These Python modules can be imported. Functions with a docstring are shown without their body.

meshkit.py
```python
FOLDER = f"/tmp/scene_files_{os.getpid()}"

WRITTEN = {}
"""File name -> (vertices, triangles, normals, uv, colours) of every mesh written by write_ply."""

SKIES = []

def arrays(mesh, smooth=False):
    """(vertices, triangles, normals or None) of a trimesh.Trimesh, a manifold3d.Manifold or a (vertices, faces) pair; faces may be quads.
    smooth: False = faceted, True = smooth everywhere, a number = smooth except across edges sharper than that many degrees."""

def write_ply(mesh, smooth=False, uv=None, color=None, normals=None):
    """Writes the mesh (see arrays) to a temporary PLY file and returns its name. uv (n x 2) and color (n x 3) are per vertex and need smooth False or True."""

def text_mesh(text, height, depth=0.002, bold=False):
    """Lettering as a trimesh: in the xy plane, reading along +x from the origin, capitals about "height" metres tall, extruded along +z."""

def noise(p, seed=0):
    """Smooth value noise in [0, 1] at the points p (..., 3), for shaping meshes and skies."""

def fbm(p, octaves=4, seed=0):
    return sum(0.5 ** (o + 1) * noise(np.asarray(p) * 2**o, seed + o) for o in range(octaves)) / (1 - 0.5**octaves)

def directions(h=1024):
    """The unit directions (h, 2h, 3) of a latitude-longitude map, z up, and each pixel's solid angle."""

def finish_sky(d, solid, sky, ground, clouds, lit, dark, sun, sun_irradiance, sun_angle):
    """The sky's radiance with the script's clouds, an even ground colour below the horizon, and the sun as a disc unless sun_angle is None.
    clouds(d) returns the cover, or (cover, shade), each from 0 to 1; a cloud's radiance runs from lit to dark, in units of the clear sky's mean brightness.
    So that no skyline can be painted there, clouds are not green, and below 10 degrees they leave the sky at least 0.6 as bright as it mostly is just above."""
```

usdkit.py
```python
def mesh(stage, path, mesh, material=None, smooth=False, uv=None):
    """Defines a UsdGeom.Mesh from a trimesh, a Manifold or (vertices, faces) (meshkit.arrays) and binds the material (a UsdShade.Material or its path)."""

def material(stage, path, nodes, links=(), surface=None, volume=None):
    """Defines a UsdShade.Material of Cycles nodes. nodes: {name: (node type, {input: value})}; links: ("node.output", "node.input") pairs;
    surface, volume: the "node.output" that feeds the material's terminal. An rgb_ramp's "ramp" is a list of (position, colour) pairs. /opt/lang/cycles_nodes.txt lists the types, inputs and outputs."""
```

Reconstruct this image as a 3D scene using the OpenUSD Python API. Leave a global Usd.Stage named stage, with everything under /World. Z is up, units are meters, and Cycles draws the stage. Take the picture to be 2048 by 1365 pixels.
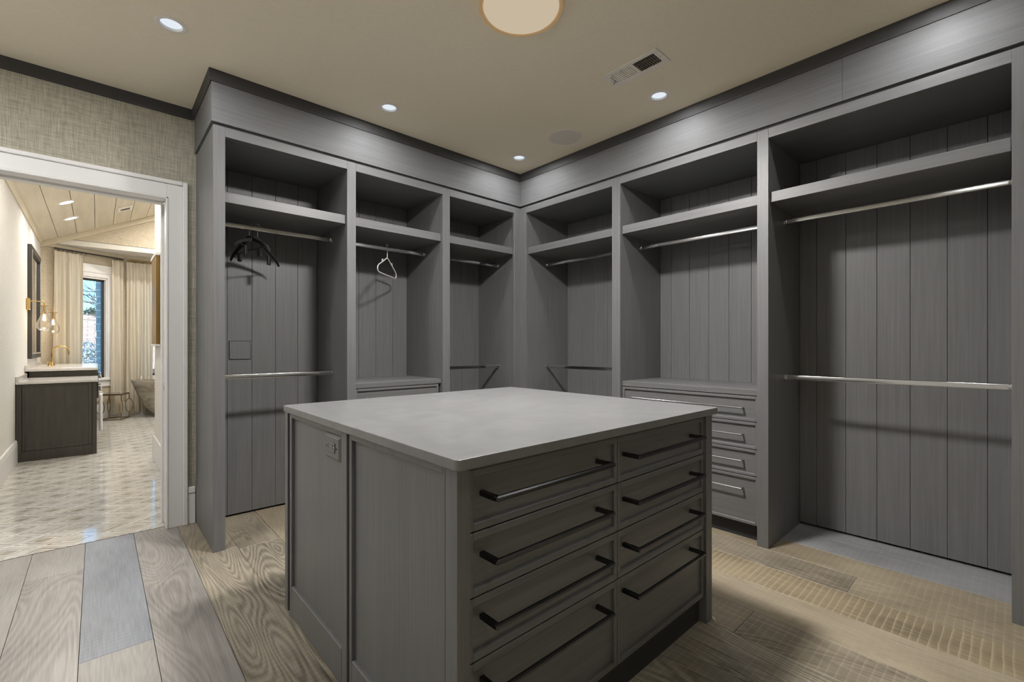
import math, random
import numpy as np, trimesh, manifold3d as m3
from shapely.geometry import Polygon, box as sbox
import usdkit, meshkit
from pxr import Usd, UsdGeom, UsdLux, UsdShade, Gf, Sdf

# ------------------------------------------------------------------ camera, sky, lights, exposure
stage = Usd.Stage.CreateInMemory()
UsdGeom.SetStageUpAxis(stage, 'Z'); UsdGeom.SetStageMetersPerUnit(stage, 1.0)
UsdGeom.Xform.Define(stage, '/World'); UsdGeom.Scope.Define(stage, '/World/Looks')
YAW = math.radians(47.8107); EYE = np.array([-2.8821, -3.0665, 1.1779])
cam = UsdGeom.Camera.Define(stage, '/World/camera')
_f = Gf.Vec3d(math.cos(YAW), math.sin(YAW), 0); _r = Gf.Vec3d(math.sin(YAW), -math.cos(YAW), 0)
cam.AddTransformOp().Set(Gf.Matrix4d(_r[0], _r[1], 0, 0, 0, 0, 1, 0, -_f[0], -_f[1], 0, 0, *EYE, 1))
cam.CreateHorizontalApertureAttr(36.0); cam.CreateFocalLengthAttr(36.0 * 915.056 / 2048)
cam.CreateVerticalApertureAttr(36.0 * 1365 / 2048)
cam.CreateVerticalApertureOffsetAttr(36.0 * 9.89 / 2048)
cam.CreateClippingRangeAttr((0.05, 500.0))
cam.CreateExposureAttr(0.0)

SKY = 12.0; LAMP = 415.0; SPOT = 330.0; LAMP2 = 95.0; BATH = 560.0; SUN = 2.0
COOL = (0.97, 0.985, 1.0); WARM = (1.0, 0.86, 0.68)
H = 2.7445                                   # closet ceiling
LX, LY = -1.452, -1.55                       # ceiling lamp
SPOTS = [(-2.615, -0.30), (-1.46, -0.295), (-0.28, -0.284), (-0.276, -1.562), (-0.278, -2.84), (-2.615, -2.84)]
dome = UsdLux.DomeLight.Define(stage, '/World/sky'); dome.CreateIntensityAttr(1.0)
sun = UsdLux.DistantLight.Define(stage, '/World/sun'); sun.CreateIntensityAttr(SUN); sun.CreateAngleAttr(0.6); sun.CreateNormalizeAttr(True); sun.CreateColorAttr((1.0, 0.95, 0.87))
_s = Gf.Vec3d(-0.55, -0.45, 0.6).GetNormalized(); _sx = Gf.Cross(Gf.Vec3d(0, 0, 1), _s).GetNormalized(); _sy = Gf.Cross(_s, _sx)
sun.AddTransformOp().Set(Gf.Matrix4d(*_sx, 0, *_sy, 0, *_s, 0, 0, 0, 0, 1))
def disk_light(name, p, r, intensity, color, cone=None, roty=0.0):
    l = UsdLux.DiskLight.Define(stage, '/World/' + name)
    l.CreateRadiusAttr(r); l.CreateIntensityAttr(intensity); l.CreateColorAttr(color)
    l.AddTranslateOp().Set(Gf.Vec3d(*p))
    if roty: l.AddRotateYOp().Set(math.degrees(roty))
    if cone:
        sh = UsdLux.ShapingAPI.Apply(l.GetPrim()); sh.CreateShapingConeAngleAttr(cone); sh.CreateShapingConeSoftnessAttr(0.3)
def ball_light(name, p, r, intensity, color):
    l = UsdLux.SphereLight.Define(stage, '/World/' + name)
    l.CreateRadiusAttr(r); l.CreateIntensityAttr(intensity); l.CreateColorAttr(color)
    l.AddTranslateOp().Set(Gf.Vec3d(*p))
disk_light('ceiling_lamp_light', (LX, LY, H - 0.047), 0.140, LAMP, (1.0, 0.975, 0.94))
LX2, LY2 = -3.62, -0.55                      # unseen twin, put left of the picture to light the left side
disk_light('ceiling_lamp_light_001', (LX2, LY2, H - 0.047), 0.140, LAMP2, (0.97, 0.98, 1.0))
for i, (x, y) in enumerate(SPOTS):
    disk_light(f'spot_light_{i:03d}', (x, y, H - 0.0045), 0.036, SPOT, COOL, 68.0)

# ------------------------------------------------------------------ materials
MATS = {}
def mat(name, nodes, links, surface='p.BSDF'):
    MATS[name] = usdkit.material(stage, '/World/Looks/' + name, nodes, links, surface=surface)
    return MATS[name]
def plain(name, col, rough=0.5, metal=0.0, spec=0.5, **kw):
    return mat(name, {'p': ('principled_bsdf', dict(base_color=col, roughness=rough, metallic=metal, specular_ior_level=spec, **kw))}, [])
def srgb(r, g, b):
    return tuple(((c / 255) / 12.92 if c <= 10 else ((c / 255 + 0.055) / 1.055) ** 2.4) for c in (r, g, b))
def grain(name, lo, hi, scale, rough=0.43, spec=0.55, bump=0.08, detail=5, blotch=0.5):
    """Streaky grain: noise stretched along the axis whose scale is small."""
    return mat(name, {
        'g': ('geometry', {}), 'm': ('mapping', {'scale': scale}), 'n': ('noise_texture', {'scale': 1.0, 'detail': detail, 'roughness': 0.6}),
        'm2': ('mapping', {'scale': tuple(0.12 * s + 0.6 for s in scale)}), 'n2': ('noise_texture', {'scale': 1.0, 'detail': 3}),
        'a': ('mix_float', {'fac': blotch * 0.5}), 'r': ('rgb_ramp', {'ramp': [(0.3, lo), (0.7, hi)]}),
        'b': ('bump', {'strength': bump, 'distance': 0.002}), 'p': ('principled_bsdf', {'roughness': rough, 'specular_ior_level': spec})},
        [('g.position', 'm.vector'), ('m.vector', 'n.vector'), ('g.position', 'm2.vector'), ('m2.vector', 'n2.vector'), ('n.fac', 'a.a'), ('n2.fac', 'a.b'),
         ('a.value', 'r.fac') if False else ('a.result', 'r.fac'), ('r.color', 'p.base_color'), ('n.fac', 'b.height'), ('b.normal', 'p.normal')])
CLO, CHI = (0.130, 0.130, 0.1305), (0.180, 0.180, 0.1805)
grain('fascia_x', CLO, CHI, (2.2, 95, 95), 0.55, 0.35); grain('fascia_y', CLO, CHI, (95, 2.2, 95), 0.55, 0.35)
grain('cab_z', CLO, CHI, (95, 95, 2.2)); grain('cab_x', CLO, CHI, (2.2, 95, 95)); grain('cab_y', CLO, CHI, (95, 2.2, 95))
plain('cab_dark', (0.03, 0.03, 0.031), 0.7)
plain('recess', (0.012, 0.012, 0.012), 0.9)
def noisy(name, lo, hi, scale, rough=0.5, spec=0.5, detail=4, bump=0.0, distortion=0.0, vec=(1, 1, 1)):
    return mat(name, {'g': ('geometry', {}), 'm': ('mapping', {'scale': vec}), 'n': ('noise_texture', {'scale': scale, 'detail': detail, 'distortion': distortion}),
        'r': ('rgb_ramp', {'ramp': [(0.32, lo), (0.68, hi)]}), 'b': ('bump', {'strength': bump, 'distance': 0.004}),
        'p': ('principled_bsdf', {'roughness': rough, 'specular_ior_level': spec})},
        [('g.position', 'm.vector'), ('m.vector', 'n.vector'), ('n.fac', 'r.fac'), ('r.color', 'p.base_color'), ('n.fac', 'b.height'), ('b.normal', 'p.normal')])
noisy('quartz', (0.185, 0.185, 0.186), (0.215, 0.215, 0.216), 7, 0.28, 0.5, 6, 0, 1.5)
noisy('ceiling_paint', (0.83, 0.755, 0.61), (0.86, 0.785, 0.635), 60, 0.9, 0.2, 3, 0.05)
noisy('white_trim', (0.80, 0.79, 0.775), (0.82, 0.81, 0.795), 3, 0.4, 0.4)
def linen(name, lo, hi, axis):
    """Woven wallpaper on a wall whose horizontal axis is `axis` (0 = x, 1 = y, 2 = both)."""
    w = {0: (330, 1, 12), 1: (1, 330, 12), 2: (300, 300, 12)}[axis]; k = {0: (14, 1, 380), 1: (1, 14, 380), 2: (14, 14, 380)}[axis]
    return mat(name, {'g': ('geometry', {}), 'm1': ('mapping', {'scale': w}), 'n1': ('noise_texture', {'scale': 1, 'detail': 3}), 'm2': ('mapping', {'scale': k}), 'n2': ('noise_texture', {'scale': 1, 'detail': 3}),
        'a': ('mix_float', {'fac': 0.5}), 'r': ('rgb_ramp', {'ramp': [(0.36, lo), (0.64, hi)]}), 'b': ('bump', {'strength': 0.3, 'distance': 0.002}), 'p': ('principled_bsdf', {'roughness': 0.85, 'specular_ior_level': 0.2})},
        [('g.position', 'm1.vector'), ('g.position', 'm2.vector'), ('m1.vector', 'n1.vector'), ('m2.vector', 'n2.vector'), ('n1.fac', 'a.a'), ('n2.fac', 'a.b'), ('a.result', 'r.fac'),
         ('r.color', 'p.base_color'), ('a.result', 'b.height'), ('b.normal', 'p.normal')])
linen('linen', (0.29, 0.272, 0.215), (0.55, 0.52, 0.425), 0)
linen('linen_bath', (0.40, 0.34, 0.25), (0.66, 0.58, 0.45), 2)
linen('linen_white', (0.66, 0.645, 0.61), (0.78, 0.765, 0.73), 1)
plain('crown_dark', (0.045, 0.043, 0.042), 0.55)
plain('nickel', (0.62, 0.62, 0.62), 0.16, 1.0)
plain('gunmetal', (0.10, 0.10, 0.104), 0.26, 1.0)
plain('steel_pull', (0.42, 0.42, 0.42), 0.28, 1.0)
plain('white_metal', (0.82, 0.78, 0.72), 0.5)
plain('baffle', (0.78, 0.82, 0.85), 0.35)
plain('black_velvet', (0.012, 0.012, 0.012), 0.9)
plain('black_plastic', (0.02, 0.02, 0.02), 0.4)
plain('white_plastic', (0.72, 0.72, 0.72), 0.4)
plain('chrome', (0.75, 0.75, 0.75), 0.1, 1.0)
plain('brass', (0.62, 0.43, 0.17), 0.25, 1.0)
plain('gold_panel', (0.20, 0.115, 0.02), 0.4)
plain('old_gold', (0.33, 0.24, 0.11), 0.3, 1.0)
grain('plate_grey', CLO, CHI, (95, 95, 2.2))
plain('speaker_cloth', (0.70, 0.65, 0.59), 0.8)
plain('dark_vane', (0.16, 0.14, 0.11), 0.6); plain('vent_dark', (0.02, 0.02, 0.02), 0.8)
grain('vanity', (0.045, 0.041, 0.033), (0.075, 0.068, 0.056), (40, 40, 3), 0.45, 0.5)
noisy('vanity_top', (0.62, 0.59, 0.55), (0.72, 0.70, 0.67), 3.5, 0.15, 0.5, 5, 0, 2)
plain('mirror', (0.85, 0.85, 0.85), 0.02, 1.0)
plain('dark_bronze', (0.055, 0.05, 0.045), 0.45, 0.3)
plain('silver_edge', (0.6, 0.58, 0.53), 0.3, 0.8)
noisy('concrete', (0.20, 0.175, 0.135), (0.40, 0.36, 0.29), 5, 0.55, 0.3, 6, 0.2, 1.0, (1, 1, 2.2))
grain('ceiling_plank', (0.62, 0.55, 0.42), (0.80, 0.73, 0.60), (9, 0.8, 9), 0.6, 0.3, 0.1)
plain('cream_trim', (0.66, 0.585, 0.45), 0.5)
plain('soffit_paint', (0.66, 0.63, 0.57), 0.8)
plain('table_glass', (0.10, 0.085, 0.07), 0.15)
plain('towel', (0.8, 0.8, 0.8), 0.9)
mat('glow_warm', {'e': ('emission', {'color': (0.92, 0.76, 0.55), 'strength': 0.62})}, [], 'e.emission')
mat('glow_rim', {'p': ('principled_bsdf', {'base_color': (0.55, 0.38, 0.2), 'roughness': 0.4, 'emission_color': (1.0, 0.62, 0.3), 'emission_strength': 0.14})}, [])
mat('glow_cool', {'e': ('emission', {'color': (0.86, 0.93, 1.0), 'strength': 0.9})}, [], 'e.emission')
mat('glow_bath', {'e': ('emission', {'color': (1.0, 0.99, 0.97), 'strength': 1.6})}, [], 'e.emission')
mat('filament', {'e': ('emission', {'color': (1.0, 0.72, 0.42), 'strength': 9})}, [], 'e.emission')
mat('curtain', {'d': ('diffuse_bsdf', {'color': (0.74, 0.68, 0.56)}), 't': ('translucent_bsdf', {'color': (0.72, 0.65, 0.55)}), 'x': ('mix_closure', {'fac': 0.28})},
    [('d.BSDF', 'x.closure1'), ('t.BSDF', 'x.closure2')], 'x.closure')
mat('pane', {'t': ('transparent_bsdf', {}), 'g': ('glossy_bsdf', {'roughness': 0.0}), 'f': ('fresnel', {'IOR': 1.45}), 'x': ('mix_closure', {})},
    [('f.fac', 'x.fac'), ('t.BSDF', 'x.closure1'), ('g.BSDF', 'x.closure2')], 'x.closure')
mat('clear_glass', {'t': ('transparent_bsdf', {'color': (0.97, 0.96, 0.94)}), 'g': ('glossy_bsdf', {'roughness': 0.02}), 'f': ('layer_weight', {'blend': 0.35}), 'x': ('mix_closure', {})},
    [('f.facing', 'x.fac'), ('t.BSDF', 'x.closure1'), ('g.BSDF', 'x.closure2')], 'x.closure')

def oak(name, lo, hi, seed, saw=0.0, ring=1.0):
    """Rustic oak: cathedral rings are contour lines of a stretched noise, plus fine grain, blotches, knots and cross saw marks."""
    return mat(name, {
        'g': ('geometry', {}), 'm': ('mapping', {'location': (seed * 3.17, seed * 1.31, 0), 'scale': (4.6, 0.72, 1)}),
        'n': ('noise_texture', {'scale': 1.0, 'detail': 1.2, 'distortion': 0.5}), 'k': ('math', {'math_type': 'multiply', 'value2': 190.0}), 's': ('math', {'math_type': 'sine'}),
        'mf': ('mapping', {'location': (seed, 0, 0), 'scale': (170, 6, 1)}), 'nf': ('noise_texture', {'scale': 1, 'detail': 4}),
        'nb': ('noise_texture', {'scale': 2.3, 'detail': 3}), 'mb': ('mapping', {'location': (0, seed * 2.2, 0), 'scale': (1.6, 0.8, 1)}),
        's2': ('math', {'math_type': 'multiply_add', 'value2': 0.10 * ring, 'value3': 0.0}), 'a1': ('math', {'math_type': 'multiply_add', 'value2': 0.55}), 'a2': ('math', {'math_type': 'multiply_add', 'value2': 0.75}), 'a3': ('math', {'math_type': 'add', 'value2': -0.13}),
        'mw': ('mapping', {'location': (0, seed, 0), 'scale': (0.25, 1, 1)}), 'w': ('wave_texture', {'wave_type': 'bands', 'bands_direction': 'y', 'profile': 'saw', 'scale': 11.0, 'distortion': 1.6, 'detail': 2, 'detail_scale': 2}),
        'wp': ('math', {'math_type': 'power', 'value2': 7.0}), 'nw': ('noise_texture', {'scale': 7, 'detail': 2}), 'wm': ('math', {'math_type': 'multiply'}), 'ws': ('math', {'math_type': 'multiply', 'value2': saw}), 'a4': ('math', {'math_type': 'add'}),
        'r': ('rgb_ramp', {'ramp': [(0.22, lo), (0.5, tuple((a + b) / 2 for a, b in zip(lo, hi))), (0.8, hi)]}),
        'b': ('bump', {'strength': 0.2, 'distance': 0.002}), 'p': ('principled_bsdf', {'roughness': 0.36, 'specular_ior_level': 0.55})},
        [('g.position', 'm.vector'), ('m.vector', 'n.vector'), ('n.fac', 'k.value1'), ('k.value', 's.value1'), ('g.position', 'mf.vector'), ('mf.vector', 'nf.vector'),
         ('g.position', 'mb.vector'), ('mb.vector', 'nb.vector'), ('s.value', 's2.value1'), ('nf.fac', 'a1.value1'), ('s2.value', 'a1.value3'), ('nb.fac', 'a2.value1'), ('a1.value', 'a2.value3'), ('a2.value', 'a3.value1'),
         ('g.position', 'mw.vector'), ('mw.vector', 'w.vector'), ('w.fac', 'wp.value1'), ('g.position', 'nw.vector'), ('wp.value', 'wm.value1'), ('nw.fac', 'wm.value2'), ('wm.value', 'ws.value1'), ('a3.value', 'a4.value1'), ('ws.value', 'a4.value2'),
         ('a4.value', 'r.fac'), ('r.color', 'p.base_color'), ('a4.value', 'b.height'), ('b.normal', 'p.normal')])
OAK = {
    'pale': oak('oak_pale', (0.17, 0.157, 0.142), (0.41, 0.385, 0.355), 1.0, 0.0, 0.75), 'pale_b': oak('oak_pale_b', (0.21, 0.197, 0.18), (0.42, 0.40, 0.37), 5.0, 0.0, 0.3),
    'blue_sheen': oak('oak_blue_sheen', (0.14, 0.15, 0.168), (0.31, 0.33, 0.365), 2.0, 0.25, 0.1), 'brown': oak('oak_brown', (0.105, 0.09, 0.064), (0.42, 0.37, 0.285), 3.0, 0.2, 1.3), 'tan_pale': oak('oak_tan_pale', (0.26, 0.21, 0.145), (0.50, 0.425, 0.31), 9.0, 0.12, 0.35),  # cool tint paints window light reflected on the doorway plank
    'tan': oak('oak_tan', (0.17, 0.14, 0.095), (0.45, 0.375, 0.265), 4.0, 0.35, 0.5), 'tan_saw': oak('oak_tan_saw', (0.13, 0.10, 0.06), (0.46, 0.375, 0.245), 6.0, 1.0, 0.2),
    'grey': oak('oak_grey', (0.20, 0.20, 0.205), (0.40, 0.40, 0.405), 7.0, 0.25, 0.4), 'brown_b': oak('oak_brown_b', (0.12, 0.103, 0.076), (0.41, 0.35, 0.26), 8.0, 0.4, 0.9)}
def marble(name, lo, hi, rough=0.07):
    return noisy(name, lo, hi, 9, rough, 0.6, 5, 0.0, 1.2)
TC = [marble('tile_taupe', (0.33, 0.30, 0.245), (0.45, 0.415, 0.345)), marble('tile_grey', (0.38, 0.36, 0.32), (0.48, 0.455, 0.41)), marble('tile_pale', (0.46, 0.43, 0.375), (0.56, 0.53, 0.47))]
TB = [marble('tile_beige', (0.40, 0.37, 0.32), (0.54, 0.505, 0.45)), marble('tile_cream', (0.48, 0.45, 0.40), (0.60, 0.57, 0.515)), marble('tile_beige_dark', (0.28, 0.25, 0.20), (0.42, 0.39, 0.33))]
TW = marble('tile_white', (0.76, 0.745, 0.71), (0.84, 0.825, 0.795)); plain('grout', (0.36, 0.335, 0.29), 0.8)
noisy('brick_face', (0.34, 0.36, 0.38), (0.50, 0.52, 0.54), 14, 0.9, 0.2, 4, 0.3); plain('mortar', (0.80, 0.80, 0.78), 0.9)
mat('roof_shingle', {'g': ('geometry', {}), 'b': ('brick_texture', {'scale': 1.0, 'color1': (0.44, 0.33, 0.26), 'color2': (0.54, 0.43, 0.35), 'mortar': (0.30, 0.23, 0.18), 'brick_width': 0.6, 'row_height': 0.3, 'mortar_size': 0.02}), 'p': ('principled_bsdf', {'roughness': 0.9})},
    [('g.position', 'b.vector'), ('b.color', 'p.base_color')])
plain('bark', (0.16, 0.13, 0.12), 0.9); plain('leaf_silver', (0.36, 0.42, 0.42), 0.7); plain('leaf_dark', (0.05, 0.08, 0.05), 0.8); plain('house_wall', (0.45, 0.40, 0.36), 0.9)
noisy('lawn', (0.28, 0.27, 0.18), (0.40, 0.38, 0.27), 3, 0.95, 0.1); plain('pole_wood', (0.42, 0.42, 0.42), 0.9)
skym = usdkit.material(stage, '/World/Looks/sky_mat', {'s': ('sky_texture', {'sky_type': 'hosek_wilkie', 'sun_direction': (-0.55, -0.45, 0.6), 'turbidity': 2.4, 'ground_albedo': 0.35}), 't': ('mix', {'mix_type': 'multiply', 'fac': 1.0, 'color2': (0.50, 0.92, 1.15)}), 'b': ('background_shader', {'strength': SKY})},
    [('s.color', 't.color1'), ('t.color', 'b.color')], surface='b.background')
UsdShade.MaterialBindingAPI.Apply(dome.GetPrim()).Bind(skym)

# ------------------------------------------------------------------ mesh helpers
def cat(ms): return trimesh.util.concatenate([m for m in ms if m is not None])
def box(x0, x1, y0, y1, z0, z1, c=0.0):
    lo, hi = np.minimum((x0, y0, z0), (x1, y1, z1)), np.maximum((x0, y0, z0), (x1, y1, z1))
    if c <= 0:
        m = trimesh.creation.box(hi - lo); m.apply_translation((lo + hi) / 2); return m
    c = min(c, 0.45 * float((hi - lo).min())); P = []
    for sx in (0, 1):
        for sy in (0, 1):
            for sz in (0, 1):
                q = np.where([sx, sy, sz], hi, lo); d = np.where([sx, sy, sz], -c, c)
                for k in range(3):
                    e = d.copy(); e[k] = 0; P.append(q + e)
    return trimesh.convex.convex_hull(np.array(P))
def cyl(p0, p1, r, n=16, r1=None):
    return tube([p0, p1], [r, r if r1 is None else r1], n)
def tube(pts, r, n=10, closed=False, caps=True):
    P = np.asarray(pts, float); k = len(P); R = np.full(k, r) if np.ndim(r) == 0 else np.asarray(r, float)
    T = np.roll(P, -1, 0) - np.roll(P, 1, 0) if closed else np.gradient(P, axis=0)
    T /= np.maximum(np.linalg.norm(T, axis=1, keepdims=True), 1e-12)
    u = np.cross(T[0], [0.0, 0, 1]) if abs(T[0][2]) < 0.9 else np.cross(T[0], [1.0, 0, 0]); V = []
    a = np.arange(n) / n * 2 * np.pi
    for i in range(k):
        u = u - T[i] * np.dot(u, T[i]); u /= max(np.linalg.norm(u), 1e-12); w = np.cross(T[i], u)
        V.append(P[i] + R[i] * (np.cos(a)[:, None] * u + np.sin(a)[:, None] * w))
    V = np.vstack(V); F = []
    for i in range(k if closed else k - 1):
        j = (i + 1) % k
        for q in range(n):
            s = (q + 1) % n
            F += [[i * n + q, i * n + s, j * n + s], [i * n + q, j * n + s, j * n + q]]
    if not closed and caps:
        V = np.vstack([V, P[0], P[-1]])
        for q in range(n):
            s = (q + 1) % n; F += [[k * n, s, q], [k * n + 1, (k - 1) * n + q, (k - 1) * n + s]]
    return trimesh.Trimesh(V, F, process=False)
def lathe(prof, n=32, at=(0, 0, 0)):
    """prof: (radius, z) pairs."""
    P = np.asarray(prof, float); a = np.arange(n) / n * 2 * np.pi; k = len(P)
    V = np.stack([np.outer(P[:, 0], np.cos(a)), np.outer(P[:, 0], np.sin(a)), np.repeat(P[:, 1:2], n, 1)], -1).reshape(-1, 3); F = []
    for i in range(k - 1):
        for q in range(n):
            s = (q + 1) % n; F += [[i * n + q, i * n + s, (i + 1) * n + s], [i * n + q, (i + 1) * n + s, (i + 1) * n + q]]
    return trimesh.Trimesh(V + np.array(at), F, process=False)
def prism(poly, z0, z1):
    """Convex polygon (n x 2) extruded from z0 to z1."""
    p = np.asarray(poly, float)
    if np.sum(p[:, 0] * np.roll(p[:, 1], -1) - np.roll(p[:, 0], -1) * p[:, 1]) < 0: p = p[::-1]
    n = len(p); V = np.vstack([np.c_[p, np.full(n, z0)], np.c_[p, np.full(n, z1)]]); F = []
    for i in range(1, n - 1): F += [[0, i + 1, i], [n, n + i, n + i + 1]]
    for i in range(n):
        j = (i + 1) % n; F += [[i, j, n + j], [i, n + j, n + i]]
    return trimesh.Trimesh(V, F, process=False)
def profile(poly2, length_axis, a0, a1, fixed):
    """Extrude a 2-D profile (list of (d, z)) along x or y; fixed(a, d, z) -> point."""
    ms = trimesh.creation.extrude_polygon(Polygon(poly2), a1 - a0, engine='earcut')
    v = ms.vertices.copy(); pts = np.array([fixed(a0 + w, d, z) for d, z, w in v])
    out = trimesh.Trimesh(pts, ms.faces, process=False); out.fix_normals(); return out
def move(m, t, rz=0.0):
    m = m.copy()
    if rz: m.apply_transform(trimesh.transformations.rotation_matrix(rz, [0, 0, 1]))
    m.apply_translation(t); return m

USED = set()
def numbered(path):
    if path not in USED: USED.add(path); return path
    i = 1
    while f'{path}_{i:03d}' in USED: i += 1
    USED.add(f'{path}_{i:03d}'); return f'{path}_{i:03d}'
def tagp(p, label=None, cat_=None, group=None, kind=None):
    for k, v in (('label', label), ('category', cat_), ('group', group), ('kind', kind)):
        if v: p.SetCustomDataByKey(k, v)
class Thing:
    def __init__(self, name, label, cat_, base=(0, 0, 0), rotz=0.0, group=None, kind=None):
        self.path = numbered('/World/' + name); self.base = np.array(base, float); self.rot = rotz
        x = UsdGeom.Xform.Define(stage, self.path); x.AddTranslateOp().Set(Gf.Vec3d(*map(float, base)))
        if rotz: x.AddRotateZOp().Set(math.degrees(rotz))
        self.prim = x.GetPrim(); tagp(self.prim, label, cat_, group, kind)
        self.data = (label, cat_, group)
    def part(self, name, mesh, m, parent=None, smooth=False, local=False, label=None, kind=None):
        """mesh is given in world coordinates unless local."""
        mesh = mesh.copy()
        if not local:
            v = mesh.vertices - self.base
            if self.rot:
                c, s = math.cos(-self.rot), math.sin(-self.rot); v = np.c_[v[:, 0] * c - v[:, 1] * s, v[:, 0] * s + v[:, 1] * c, v[:, 2]]
            mesh = trimesh.Trimesh(v, mesh.faces, process=False)
        path = numbered((parent or self.path) + '/' + name)
        g = usdkit.mesh(stage, path, mesh, MATS[m] if isinstance(m, str) else m, smooth=smooth)
        tagp(g.GetPrim(), label, None, None, kind); return path
    def copy(self, base, label, rotz=0.0, group=None):
        p = numbered(self.path); x = UsdGeom.Xform.Define(stage, p)
        x.AddTranslateOp().Set(Gf.Vec3d(*map(float, base)))
        if rotz: x.AddRotateZOp().Set(math.degrees(rotz))
        x.GetPrim().GetReferences().AddInternalReference(self.path); x.GetPrim().SetInstanceable(True)
        tagp(x.GetPrim(), label, self.data[1], group or self.data[2]); return x.GetPrim()
def single(name, mesh, m, label, cat_, kind=None, group=None, smooth=False):
    p = numbered('/World/' + name); g = usdkit.mesh(stage, p, mesh, MATS[m] if isinstance(m, str) else m, smooth=smooth)
    tagp(g.GetPrim(), label, cat_, group, kind); return g
S = 'structure'
rng = random.Random(7)

# ------------------------------------------------------------------ large structure: closet shell
WY = 0.62                                    # face of the door wall
ceil = m3.Manifold.cube((4.85, 5.25, 0.10)).translate((-4.1, -4.5, H))
for x, y in SPOTS: ceil = ceil - m3.Manifold.cylinder(0.06, 0.050, 0.050, 40).translate((x, y, H - 0.005))
mm = ceil.to_mesh()
single('ceiling', trimesh.Trimesh(mm.vert_properties[:, :3], mm.tri_verts, process=False), 'ceiling_paint', 'flat taupe painted closet ceiling holding the round lamp and recessed lights', 'ceiling', S)
DX0, DX1, DZ = -3.425, -2.555, 2.125         # doorway opening
single('wall_left', cat([box(-4.1, DX0 - 0.02, WY, 0.78, 0, H), box(DX1 + 0.02, 0.75, WY, 0.78, 0, H), box(DX0 - 0.02, DX1 + 0.02, WY, 0.78, DZ + 0.02, H)]), 'linen', 'woven taupe linen wallpaper wall around the doorway', 'wall', S)
single('wall_right', box(0.62, 0.75, -4.5, WY, 0, H), 'linen', 'wall behind the right-hand run of wardrobe bays', 'wall', S)
single('wall_back', box(-4.1, 0.75, -4.6, -4.5, 0, H), 'linen', 'closet wall behind the camera', 'wall', S)
single('wall_near', box(-4.2, -4.1, -4.6, 0.78, 0, H), 'linen_white', 'closet side wall left of the camera', 'wall', S)

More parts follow.
